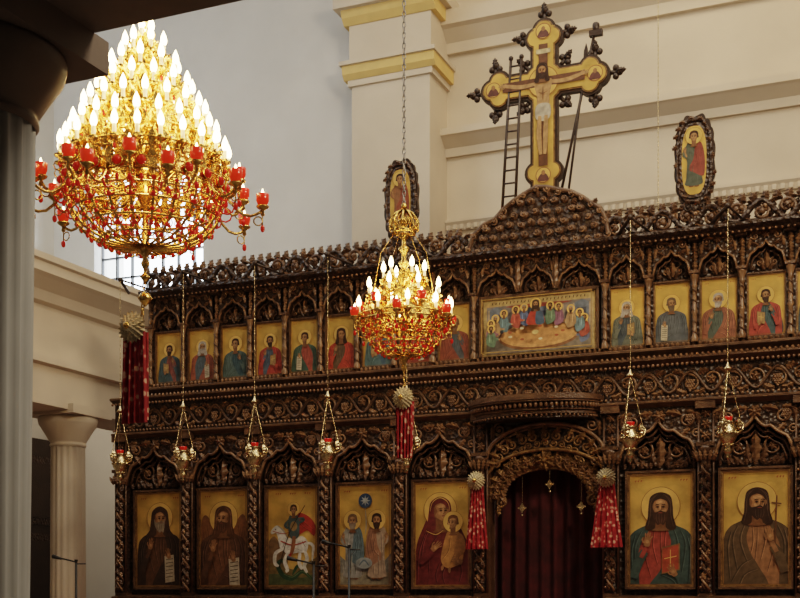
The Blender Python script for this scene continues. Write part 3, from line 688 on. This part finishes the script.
# last supper
I=Icon(1.27,.62,paint((.62,.45,.2))); A=I.a
I.poly([(-.47,.1),(.47,.1),(.47,.43),(-.47,.43)],(.30,.27,.26))
for x0,x1 in((-.45,-.31),(-.13,.13),(.31,.45)):
    I.poly([(x0,.2),(x1,.2),(x1,.40),((x0+x1)/2,.43),(x0,.40)],(.2,.25,.33)); I.poly([(x0+.03,.2),(x1-.03,.2),(x1-.03,.36),(x0+.03,.36)],(.10,.12,.17))
for x in(-.45,-.31,.31,.45,-.22,.22): I.st([(x,.2),(x,.40)],.014,(.55,.42,.30),1)
I.spl([(-.3,.42),(-.1,.40),(.1,.40),(.3,.42),(.1,.43),(-.1,.43)],(.45,.1,.07))
for k in range(26): I.st([(-.42+k*.033,.446),(-.415+k*.033,.466)],.007,HAIRD,1)
I.poly([(-.47,.015),(.47,.015),(.47,.16),(-.47,.16)],(.22,.19,.16))
cc=[(.14,.2,.36),(.45,.09,.06),(.17,.28,.32),(.45,.28,.14),(.28,.12,.2),(.16,.26,.17)]
I.el(0,.145,.36,.12,(.28,.12,.05)); I.el(0,.155,.345,.105,(.78,.42,.17)); I.el(0,.155,.30,.08,(.70,.36,.14))
for k in range(12):
    a=-.18+ (pi+.36)*k/11
    x=.41*cos(a); z=.17+.145*sin(a)
    if k in(5,6) : x+= (.05 if k==5 else -.05)
    c=cc[k%6]; e=-1 if x>0 else 1
    I.spl([(x-.016,z+.05),(x-.038,z+.02),(x-.042,z-.05),(x+e*.02,z-.085),(x+.042,z-.05),(x+.038,z+.02),(x+.016,z+.05)],c)
    I.st([(x,z+.03),(x+e*.03,z-.01),(x+e*.07,z-.02)],.022,c,.6); I.el(x+e*.075,z-.02,.009,.007,SKIN,n=8)
    I.st([(x-e*.015,z+.03),(x-e*.012,z-.04)],.007,lite(c,2.0)); I.st([(x+e*.01,z+.02),(x+e*.012,z-.04)],.006,dark(c))
    face(I,x,z+.075,.12,HAIRD if k%3 else GREY,HAIRD if k%2 else None,halo=True,turn=e)
I.spl([(-.02,.36),(-.06,.32),(-.075,.235),(.075,.235),(.06,.32),(.02,.36)],RED); I.spl([(.01,.36),(.06,.32),(.075,.235),(.0,.235)],BLUE); face(I,0,.40,.17,HAIRD,HAIRD,True)
for k in range(9):
    a=k*.7; I.el(.24*cos(a),.155+.055*sin(a),.018,.010,(.85,.75,.5) if k%2 else (.5,.12,.05),n=12)
I.el(0,.16,.03,.018,(.8,.6,.25),n=14)
border(I,(.5,.3,.08),.008); I.obj('icon_of_the_last_supper',None,(-.07,-.012,4.25))

def ogive(name,x,z,c1,c2):
    root=empty(name,(x,-.12,z)); m=MB()
    def outl(w,h,k=0,n=40,sc=0.):
        P=[]
        for i in range(n):
            a=2*pi*i/n; ca,sa=cos(a),sin(a)
            px=w*math.copysign(abs(ca)**.55,ca); pz=h*math.copysign(abs(sa)**.75,sa)
            if abs(sa)>.85: pz+=math.copysign((abs(sa)-.85)*.35*h,sa)
            f=1+sc*abs(sin(a*8)); P.append((px*f,.5+pz*f))
        return P
    m.prism(outl(.195,.43,sc=.07,n=96),-.03,.03,WOODDK); m.prism(outl(.150,.365),-.045,.0,WOODBK); m.prism(outl(.125,.335),-.048,.0,GOLDP)
    O=outl(.172,.40); m.tube([(a,-.035,b) for a,b in O],.02,WOODBK,6,True)
    for i in range(0,40,2): m.leaf(O[i][0],O[i][1],-.04,math.atan2(O[i][1]-.5,O[i][0])+1,.07,.024,WOOD,.02,1)
    m.lathe([(.03,-.02),(.05,.02),(.03,.05),(.0,.06)],WOODDK,(0,0,0),8)
    for e in(-1,1): m.scroll(e*.07,.03,-.02,.05,pi/2,e,1.4,.014,WOODDK)
    m.obj('frame',root)
    I=Icon(.27,.70,shape='n'); standing(I,0,.1,2.1,c1,c2); I.obj('painting',root,(0,-.05,.2))
ogive('standing_saint_icon_finial',-1.65,5.57,(.3,.14,.07),(.33,.09,.05)); ogive('standing_saint_icon_finial.001',1.63,5.57,(.10,.12,.09),(.3,.07,.05))

# crucifix
cr=empty('carved_crucifix',(.015,-.06,5.91))
m=MB(); CZ=1.25
def crossshape(y,d,g,M):
    w=.105+g
    m.box(-w,w,y-d,y,.1,1.85,M); m.box(-.60-g*.3,.60+g*.3,y-d,y,CZ-w,CZ+w,M)
    def circ(x,z,r,n=24): m.prism([(x+r*cos(2*pi*i/n),z+r*sin(2*pi*i/n)) for i in range(n)],y-d-.0007*random.random(),y,M)
    for cx,cz,dx,dz in((-.53,CZ,-1,0),(.53,CZ,1,0),(0,1.76,0,1),(0,.26,0,-1)):
        circ(cx+dx*.06,cz+dz*.06,.088+g)
        circ(cx+dz*.09-dx*.02,cz+dx*.09-dz*.02,.080+g); circ(cx-dz*.09-dx*.02,cz-dx*.09-dz*.02,.080+g)
    circ(0,CZ,.20+g)
crossshape(.03,.07,.048,WOODDK); crossshape(-.041,.01,.020,GILTWOOD); crossshape(-.052,.006,.004,GOLDP)
def knob(x,z,a):
    c,s=cos(a),sin(a)
    m.tube([(x,-.0,z),(x+c*.08,-.0,z+s*.08)],.024,WOODDK,6)
    m.sph((x+c*.12,0,z+s*.12),.042,WOODDK,8,6)
    for e in(-1,1): m.sph((x+c*.08-s*.045*e,0,z+s*.08+c*.045*e),.036,WOODDK,8,6)
    m.leaf(x+c*.1,z+s*.1,-.03,a,.1,.03,WOODDK,.02)
knob(-.70,CZ,pi); knob(.70,CZ,0); knob(0,1.93,pi/2)
for a in(pi/4,3*pi/4,-pi/4,-3*pi/4): knob(.24*cos(a),CZ+.24*sin(a),a)
for x in(-1,1):
    knob(x*.56,CZ+.17,pi/2); knob(x*.56,CZ-.17,-pi/2)
for x in(-1,1): knob(x*.17,1.78,pi/2-x*pi/2)
m.obj('cross_body',cr)
I=Icon(1.6,1.95,shape='n'); q=1/1.6
def S(p): return [(a*q,b*q) for a,b in p]
for x,z in((-.57,CZ),(.57,CZ),(0,1.80),(0,.24)):
    I.el(x*q,z*q,.085*q,.085*q,(.35,.12,.05)); I.el(x*q,z*q,.077*q,.077*q,GOLDHALO)
    I.spl(S([(x-.06,z-.06),(x-.03,z+.01),(x+.03,z+.01),(x+.06,z-.06)]),(.15,.06,.05)); I.el(x*q,(z+.025)*q,.022*q,.027*q,SKINM)
I.el(0,CZ*q,.17*q,.17*q,HRING); I.el(0,CZ*q,.16*q,.16*q,GOLDHALO)
I.st(S([(0,1.66),(0,.34)]),.10*q,(.16,.07,.035),1); I.st(S([(-.46,CZ),(.46,CZ)]),.10*q,(.16,.07,.035),1)
I.st(S([(-.08,1.58),(.08,1.58)]),.05*q,(.6,.5,.3),1)
SK=(.5,.3,.14)
I.spl(S([(-.1,1.26),(0,1.28),(.1,1.26),(.07,1.1),(.06,.98),(-.06,.98),(-.07,1.1)]),SK)
I.st(S([(-.08,1.24),(-.25,1.23),(-.44,1.27)]),.045*q,SK,.7); I.st(S([(.08,1.24),(.25,1.23),(.44,1.27)]),.045*q,SK,.7)
hand(I,-.45*q,1.27*q,.4*q,pi/2,SK); hand(I,.45*q,1.27*q,.4*q,-pi/2,SK)
I.spl(S([(-.07,1.0),(.07,1.0),(.08,.86),(0,.82),(-.08,.86)]),(.5,.45,.36))
I.st(S([(-.035,.88),(-.045,.68),(-.025,.46)]),.055*q,SK,.6); I.st(S([(.035,.88),(.03,.68),(.02,.46)]),.055*q,SK,.6)
I.st(S([(0,1.2),(0,1.05)]),.01*q,SKIND); I.st(S([(-.05,1.14),(0,1.12),(.05,1.14)]),.01*q,SKIND)
face(I,-.01*q,1.37*q,.36*q,HAIRD,HAIRD,True,halo=False)
I.obj('painted_corpus',cr,(0,-.062,0))
m=MB()
for e in(-1,1): m.tube([(-.40+e*.075,-.05,-.15),(-.31+e*.06,-.05,1.55)],.016,WOODDK,6)
for k in range(12):
    t=(k+.5)/12; x=-.40+.09*t; m.tube([(x-.07,-.055,-.15+1.7*t),(x+.07,-.055,-.15+1.7*t)],.011,WOODDK,5)
for e in(-1,1): m.sph((-.31+e*.06,-.05,1.57),.028,WOODDK)
m.obj('ladder_of_the_passion',None,cr.location)
m=MB(); m.tube([(.16,-.02,-.08),(.56,-.02,1.72)],.015,WOODDK,6); m.lathe([(.0,0),(.035,.04),(.04,.1),(.03,.12),(0,.13)],WOODDK,(.57,-.02,1.68),10); m.box(.50,.64,-.05,.01,1.66,1.72,WOODDK)
m.obj('sponge_reed',None,cr.location)
m=MB(); m.tube([(.24,.02,-.08),(.44,.02,1.4)],.013,WOODDK,6); m.prism([(.42,1.38),(.48,1.38),(.47,1.56),(.455,1.62),(.43,1.54)],.01,.03,WOODDK); m.obj('spear_of_the_passion',None,cr.location)

# ------------------------------------------------------------------ hanging things
def chain(m,p0,p1,M,link=.05,r=.005):
    a=Vector(p0);b=Vector(p1);L=(b-a).length;n=max(1,int(L/(link*.8))); d=(b-a).normalized()
    s1=d.cross(Vector((0,1,0)))
    if s1.length<.1: s1=d.cross(Vector((1,0,0)))
    s1.normalize(); s2=d.cross(s1)
    for i in range(n):
        c=a+(b-a)*(i+.5)/n; s=s1 if i%2 else s2
        m.tube([c+d*(link*.5*cos(2*pi*k/8))+s*(link*.24*sin(2*pi*k/8)) for k in range(8)],r,M,4,True)
def beads(m,p0,p1,M,st=.03,r=.008):
    a=Vector(p0);b=Vector(p1);n=max(2,int((b-a).length/st)*2)
    m.tube([a+(b-a)*i/n for i in range(n+1)],[r if i%2 else r*.45 for i in range(n+1)],M,4)
def ribbon(m,cx,y,z0,z1,w,flare,pom=True,top=.5):
    pleats(m,cx-w/2,cx+w/2,z0,z1,y,.02,5,BROC,flare,8,top); pleats(m,cx-w/2,cx+w/2,z0+.02,z1,y+.035,.02,4,BROC,flare*.9,8,top)
    if pom:
        for k in range(4):
            n=20-k*4
            for i in range(n):
                a=2*pi*(i+.5*(k%2))/n; m.leaf(cx,z1+.03,y-.02-k*.014,a,.11-k*.022,.026,ROSET,.02)
        m.sph((cx,y-.08,z1+.03),.025,GOLD)
def vigil(x,y,z,ztop,k):
    root=empty('hanging_vigil_lamp' if k==0 else 'hanging_vigil_lamp.%03d'%k,(x,y,z))
    m=MB()
    m.lathe([(0,-.0),(.012,.02),(.022,.035),(.012,.05),(.03,.075),(.045,.10),(.03,.13),(.055,.17),(.085,.22),(.095,.27),(.085,.31),(.06,.34),(.065,.37),(.075,.38),(.06,.385),(.0,.385)],BRASS,(0,0,0),16)
    for i in range(12):
        a=2*pi*i/12; m.sph((.09*cos(a),.09*sin(a),.265),.016,BRASS,6,4); m.sph((.05*cos(a),.05*sin(a),.155),.011,BRASS,5,4)
    for i in range(3):
        a=2*pi*i/3+.3; c,s=cos(a),sin(a)
        m.tube([(c*.09,s*.09,.27),(c*.14,s*.14,.30),(c*.15,s*.15,.36),(c*.12,s*.12,.38)],.011,BRASS,5); m.leaf(c*.1,.3,s*.1,pi/2,.12,.03,BRASS,.02)
        P=[(c*.13*(1-t),s*.13*(1-t),.36+.54*t) for t in[j/24 for j in range(25)]]
        m.tube(P,[.009 if j%2 else .004 for j in range(25)],BRASS,4)
    m.lathe([(.0,.88),(.04,.89),(.045,.9),(.02,.93),(.01,.96),(0,.97)],BRASS,(0,0,0),10)
    beads(m,(0,0,.95),(0,0,ztop-z),BRASS,.05,.006)
    m.obj('brass_body',root)
    g=MB(); g.lathe([(.0,.38),(.035,.385),(.042,.41),(.045,.43),(.04,.43),(.03,.42),(0,.40)],REDGL,(0,0,0),12); g.obj('glass_cup',root)
for k,x in enumerate(LX): vigil(x,-.62,2.92,5.42,k)
vigil(1.0,1.2,3.6,12.6,len(LX))

def chandelier(name,loc,tiers,ring_r,bowl_d,outer_r,n_out,ribs,stem_top,chain_top,sc=1.,crown=False,drop=0.,foliage=0):
    root=empty(name,loc); m=MB(); cd=MB(); bl=MB(); rg=MB(); rl=MB()
    prof=[(0,-bowl_d-.16),(.012,-bowl_d-.15),(.03,-bowl_d-.11),(.014,-bowl_d-.07),(.045,-bowl_d-.03),(.05,-bowl_d),(.02,-bowl_d+.04),(.018,-.1),(.05,-.04),(.06,.02),(.025,.08)]
    z=.08
    while z<stem_top-.1:
        prof+=[(.02,z+.03),(.05,z+.06),(.055,z+.08),(.02,z+.11)]; z+=.13
    prof+=[(.015,stem_top),(0,stem_top)]
    m.lathe(prof,GOLD,(0,0,0),14)
    for i in range(ribs):
        a=2*pi*i/ribs; c,s=cos(a),sin(a); P=[]
        for j in range(13):
            t=j/12; r=.045+(ring_r-.045)*cos(t*pi/2)**.75; zz=-bowl_d*sin(t*pi/2)
            P.append((c*r,s*r,zz))
        m.tube(P,.009*sc,GOLD,5)
        for j in(1,3,5,7,9):
            p=P[j]; rg.sph((p[0],p[1],p[2]-.014),.016*sc,REDGL,6,4)
            m.tube([(p[0]-s*.035*cos(u)*sc,p[1]+c*.035*cos(u)*sc,p[2]+.03*sin(u)*sc) for u in[2*pi*v/8 for v in range(8)]],.005*sc,GOLD if j%4==1 else REDGL,4,True)
    for t in(.15,.3,.5,.72):
        r=.045+(ring_r-.045)*cos(t*pi/2)**.75; m.tube([(r*cos(2*pi*k/40),r*sin(2*pi*k/40),-bowl_d*sin(t*pi/2)) for k in range(40)],.007*sc,GOLD,4,True)
    def band(r,z,h,n):
        for zz,tr in((z,.010),(z+h,.007)): m.tube([(r*cos(2*pi*k/48),r*sin(2*pi*k/48),zz) for k in range(48)],tr*sc,GOLD,5,True)
        for k in range(n):
            a=2*pi*k/n; c,s=cos(a),sin(a); hw=pi*r/n*.9
            vs=[(r*c+ -s*e*hw*w_, r*s+c*e*hw*w_, z+h*q) for (e,w_,q) in((0,0,-.8),(-1,.8,.1),(-1,.5,.6),(-1,.9,1.0),(0,0,2.1),(1,.9,1.0),(1,.5,.6),(1,.8,.1))]
            m.add(vs,[tuple(range(8))],GOLD)
            m.tube([(r*c*.99-s*hw*.8*cos(u),r*s*.99+c*hw*.8*cos(u),z+h*.5+h*.5*sin(u)) for u in[2*pi*v/8 for v in range(8)]],.004*sc,GOLD,4,True)
    band(ring_r,0,.07*sc,36)
    n=max(8,ribs)
    for k in range(n):
        a=2*pi*(k+.5)/n; c,s=cos(a),sin(a); R=ring_r+.02
        rg.sph((R*c,R*s,.035*sc),.03*sc,REDGL,8,5); m.tube([(R*c-s*.036*sc*cos(u),R*s+c*.036*sc*cos(u),.035*sc+.036*sc*sin(u)) for u in[2*pi*v/10 for v in range(10)]],.006*sc,GOLD,4,True)
        m.tube([(R*c,R*s,0),(R*c,R*s,-.05*sc)],.004,GOLD,4); rg.sph((R*c,R*s,-.07*sc),.014*sc,REDGL,6,5,(1,1,1.6))
    for i in range(ribs//2):
        a=2*pi*i/(ribs//2); c,s=cos(a),sin(a)
        m.tube([(c*.03,s*.03,.05),(c*ring_r*.5,s*ring_r*.5,-.04),(c*ring_r,s*ring_r,.0)],.008*sc,GOLD,5)
    for i in range(n_out):
        a=2*pi*(i+.5)/n_out; c,s=cos(a),sin(a); R=outer_r*(1 if i%2 else .86); up=(-.03 if i%2 else .07)-drop
        P=[(c*ring_r,s*ring_r,.02)]
        for t in(.15,.3,.5,.7,.85,1.): P.append((c*(ring_r+(R-ring_r)*t),s*(ring_r+(R-ring_r)*t),.02-.09*sc*sin(pi*t)+up*t))
        m.tube(P,.010*sc,GOLD,5)
        m.tube([(c*(ring_r+.02+.05*cos(u)),s*(ring_r+.02+.05*cos(u)),-.08*sc+.05*sin(u)) for u in[2*pi*v/9 for v in range(9)]],.006*sc,REDGL if sc==1. and not crown else GOLD,4,True)
        m.tube([(c*(R-.03+.03*cos(u)),s*(R-.03+.03*cos(u)),-.05*sc+up+.03*sin(u)) for u in[2*pi*v/9 for v in range(9)]],.005*sc,GOLD,4,True)
        q=(c*R,s*R,.02+up)
        m.lathe([(0,-.04),(.015,-.03),(.01,0),(.04,.02),(.044,.03),(0,.032)],GOLD,q,10)
        rl.lathe([(.0,.03),(.030,.035),(.042,.065),(.044,.11),(.039,.11),(.034,.07),(0,.045)],REDLIT,q,12)
        bl.lathe([(0,.07),(.010,.08),(.014,.10),(.008,.13),(0,.15)],BULB,q,8)
        m.tube([(q[0],q[1],q[2]-.03),(q[0],q[1],q[2]-.11)],.004,GOLD,4); rg.sph((q[0],q[1],q[2]-.12),.017*sc,REDGL,6,5,(1,1,1.5))
    prev=(ring_r,.03); allr=[(ring_r,.03)]
    for (r,zb,n) in tiers:
        zc=zb-.13; allr.append((r,zc))
        if r>.05: band(r*.95,zc-.03,.055*sc,max(8,int(n*1.8)))
        for i in range(n):
            a=2*pi*(i+.25*((n//2)%2))/n; c,s=cos(a),sin(a); q=(c*r,s*r,zc)
            m.tube([(c*.02,s*.02,zc-.05),(c*r*.4,s*r*.4,zc-.09),(c*r*.8,s*r*.8,zc-.07),(c*r,s*r,zc)],.007*sc,GOLD,4)
            m.lathe([(.006,-.03),(.012,-.01),(.034,.0),(.040,.014),(.014,.016),(.014,.03)],GOLD,q,10)
            cd.lathe([(.013,.01),(.013,.085),(.0,.085)],WAX,q,8)
            bl.lathe([(.010,.085),(.019,.10),(.0225,.12),(.018,.145),(.008,.168),(0,.185)],BULB,q,9)
            rg.sph((q[0],q[1],q[2]-.05),.013,REDGL if i%2 else GOLD,6,5,(1,1,1.5))
            m.tube([(c*(r+.01+.03*cos(u)),s*(r+.01+.03*cos(u)),zc-.06+.03*sin(u)) for u in[2*pi*v/8 for v in range(8)]],.005,GOLD,4,True)
            m.tube([(c*r-s*.03*cos(u),s*r+c*.03*cos(u),zc-.03+.03*sin(u)) for u in[2*pi*v/8 for v in range(8)]],.004,GOLD,4,True)
        for i in range(8):
            a=2*pi*i/8+.2; c,s=cos(a),sin(a); m.tube([(c*prev[0]*.93,s*prev[0]*.93,prev[1]),(c*(prev[0]+r)*.5,s*(prev[0]+r)*.5,(prev[1]+zc)*.5-.03),(c*r*.93,s*r*.93,zc)],.006,GOLD,4)
        prev=(r,zc)
    # cast acanthus foliage clothing the frame between the tiers
    rnd=random.Random(3)
    for (r0,z0),(r1,z1) in zip(allr[:-1],allr[1:]):
        if not foliage: break
        cnt=int(foliage*(r0+r1)*.5)
        for k in range(cnt):
            t=rnd.random(); a=rnd.random()*2*pi; r=(r0+(r1-r0)*t)*rnd.uniform(.78,.97); z=z0+(z1-z0)*t
            c,s=cos(a),sin(a); L=rnd.uniform(.05,.085); wd=L*.28; tl=rnd.uniform(-.7,.7); out_=rnd.uniform(.1,.8)
            up=Vector((c*out_*.5-s*tl,s*out_*.5+c*tl,1)).normalized(); sd=Vector((-s,c,0)); nr=Vector((c,s,0)); p=Vector((c*r,s*r,z))
            vs=[p,p+up*L*.35+sd*wd,p+up*L*.55+nr*.012,p+up*L*.35-sd*wd,p+up*L*.7+sd*wd*.8,p+up*L*.7-sd*wd*.8,p+up*L+nr*.02]
            m.add(vs,[(0,1,2),(0,2,3),(1,4,2),(3,2,5),(4,6,2),(2,6,5)],GOLD)
    if crown:
        for k in range(10):
            a=2*pi*k/10; c,s=cos(a),sin(a)
            m.tube([(c*.09,s*.09,stem_top-.20),(c*.14,s*.14,stem_top-.1),(c*.08,s*.08,stem_top-.02),(0,0,stem_top+.03)],.011,GOLD,5)
            if k%2==0: m.tube([(c*.09,s*.09,stem_top-.20),(c*.22,s*.22,stem_top-.4),(c*ring_r*.9,s*ring_r*.9,.05)],.004,GOLD,4)
            m.tube([(c*.13-s*.03*cos(u),s*.13+c*.03*cos(u),stem_top-.14+.04*sin(u)) for u in[2*pi*v/8 for v in range(8)]],.006,GOLD,4,True)
        m.tube([(.1*cos(2*pi*k/24),.1*sin(2*pi*k/24),stem_top-.19) for k in range(24)],.016,GOLD,5,True); m.sph((0,0,stem_top+.05),.03,GOLD)
    m.obj('gilt_frame',root); cd.obj('candle_tubes',root); bl.obj('candle_bulbs',root); rg.obj('ruby_drops',root); rl.obj('ruby_cups',root)
    ch=MB(); chain(ch,(0,0,stem_top),(0,0,chain_top-loc[2]),STEEL if crown else GOLD,.06,.006); ch.obj('suspension_chain',root)
    return root
big=chandelier('tiered_candle_chandelier',(-1.03,-5.99,4.30),[(.55,.30,24),(.48,.43,22),(.40,.58,18),(.31,.73,14),(.22,.88,10),(.13,1.02,7),(.04,1.13,3)],.52,.36,.78,20,22,1.06,12.6,drop=.09,foliage=420)
b=MB(); chain(b,(0,0,-.50),(-.03,0,-.9),GOLD,.04,.006); b.lathe([(0,-.76),(.03,-.73),(.05,-.70),(.03,-.67),(0,-.66)],GOLD,(0,0,0),10); b.lathe([(0,-.60),(.02,-.58),(.035,-.56),(.02,-.54),(0,-.52)],GOLD,(0,0,0),10); ribbon(b,-.09,0,-1.53,-.92,.20,1.05,top=.9); b.obj('ribbon',big)
small=chandelier('small_candle_chandelier',(-.597,-2.56,4.10),[(.34,.34,8),(.30,.20,8),(.19,.52,6),(.44,.16,10)],.36,.30,.48,12,16,1.02,12.6,.95,True,foliage=150)
b=MB(); chain(b,(0,0,-.44),(0,0,-.62),GOLD,.04,.005); ribbon(b,0,0,-1.24,-.72,.19,.8,top=.9); b.obj('ribbon',small)
m=MB(); ribbon(m,0,0,-.74,-.02,.24,1.1); m.obj('door_ribbon',None,(-.70,-.26,2.84))
m=MB(); ribbon(m,0,0,-.72,-.02,.29,1.2); m.obj('door_ribbon.001',None,(.74,-.26,2.82))
for k,(x,z,t) in enumerate(((.07,2.80,3.0),(-.24,2.55,2.9),(.42,2.55,2.9))):
    m=MB(); m.prism([(0,-.06),(.035,0),(0,.06),(-.035,0)],-.012,.012,BRASS); m.prism([(-.05,-.010),(.05,-.010),(.05,.010),(-.05,.010)],-.014,.014,BRASS); m.sph((0,0,-.08),.014,BRASS); beads(m,(0,0,.06),(0,0,t-z),BRASS,.03,.004)
    m.obj('gold_pendant' if k==0 else 'gold_pendant.%03d'%k,None,(x,-.06,z))
for k,(x,y,z,zb) in enumerate(((-2.22,-1.2,1.93,.45),(-1.80,-1.2,2.10,.45),(-5.35,-1.2,1.98,.45))):
    root=empty('microphone_stand' if k==0 else 'microphone_stand.%03d'%k,(x,y,zb)); m=MB(); h=z-zb
    m.lathe([(0,0),(.13,0),(.13,.015),(.03,.03),(.014,.05),(.014,h),(0,h)],BLACK,(0,0,0),14)
    m.tube([(0,0,h),(-.06,-.04,h+.02),(-.2,-.06,h+.05)],.010,BLACK,6); m.lathe([(.012,-.01),(.02,.02),(.022,.03)],BLACK,(0,0,h),8)
    m.tube([(-.17,-.055,h+.04),(-.24,-.07,h+.06),(-.28,-.075,h+.07)],[.014,.022,.026],BLACK,8); m.tube([(0,0,h-.02),(.12,.02,h-.02)],.008,BLACK,5)
    m.obj('stand_and_microphone',root)

# ------------------------------------------------------------------ lights
w=bpy.data.worlds.new('World'); scene.world=w; w.use_nodes=True
w.node_tree.nodes['Background'].inputs['Color'].default_value=(.85,.93,1,1); w.node_tree.nodes['Background'].inputs['Strength'].default_value=8
def area(name,loc,tgt,sx,sy,e,col):
    l=bpy.data.lights.new(name,'AREA'); l.shape='RECTANGLE'; l.size=sx; l.size_y=sy; l.energy=e; l.color=col
    o=bpy.data.objects.new(name,l); o.location=loc; o.rotation_euler=(Vector(tgt)-Vector(loc)).to_track_quat('-Z','Y').to_euler(); scene.collection.objects.link(o)
area('fill_nave',(0,-3.0,12.3),(0,-2.5,0),9,3.5,340,(1,.90,.75))  # unseen overhead fill lamp below the closed ceiling, added to light the nave
area('fill_front',(5.5,-6,8.5),(-1.5,0,4),2,1.4,380,(1,.80,.56))  # added warm frontal fill aimed at the iconostasis
area('fill_back_left',(-8.8,-3,10.5),(-6,4,7),3,3,130,(.78,.89,1))  # unseen lamp indoors, added to give the left back wall its bluish light
area('fill_sanctuary_wall',(1.2,1.6,11.8),(.6,4.4,8),4,1.5,70,(1,.78,.52))  # invented out-of-view fill lamp to brighten the sanctuary back wall
area('fill_aisle',(-8.6,1.5,5.4),(-8,3.5,2),1.5,1.5,45,(1,.84,.64))  # extra unseen lamp, put in to lift the dull aisle wall
area('fill_gallery',(-2.6,-10.5,4.9),(-1.2,-8,2.5),1.5,1,9,(.8,.9,1))  # small cool fill lamp with no fixture, added under the west gallery
def pt(name,loc,e,r,parent,col=(1,.66,.32)):
    l=bpy.data.lights.new(name,'POINT'); l.energy=e; l.shadow_soft_size=r; l.color=col; o=bpy.data.objects.new(name,l); o.location=loc; scene.collection.objects.link(o); o.parent=parent
pt('glow_big_upper',(.12,-.12,.62),18,.12,big); pt('glow_big_lower',(.2,-.2,.16),14,.12,big); pt('glow_small',(.12,-.12,.3),9,.08,small)

# ------------------------------------------------------------------ camera
cd=bpy.data.cameras.new('camera'); cam=bpy.data.objects.new('camera',cd); scene.collection.objects.link(cam)
cam.location=(3.667,-12.7,1.65); cam.rotation_euler=(pi/2,0,math.radians(23)); cd.sensor_width=36; cd.lens=54; cd.shift_y=.364; cd.clip_end=100
scene.camera=cam
scene.view_settings.view_transform='Filmic'
try: scene.view_settings.look='Medium High Contrast'
except Exception: pass
scene.view_settings.exposure=.3
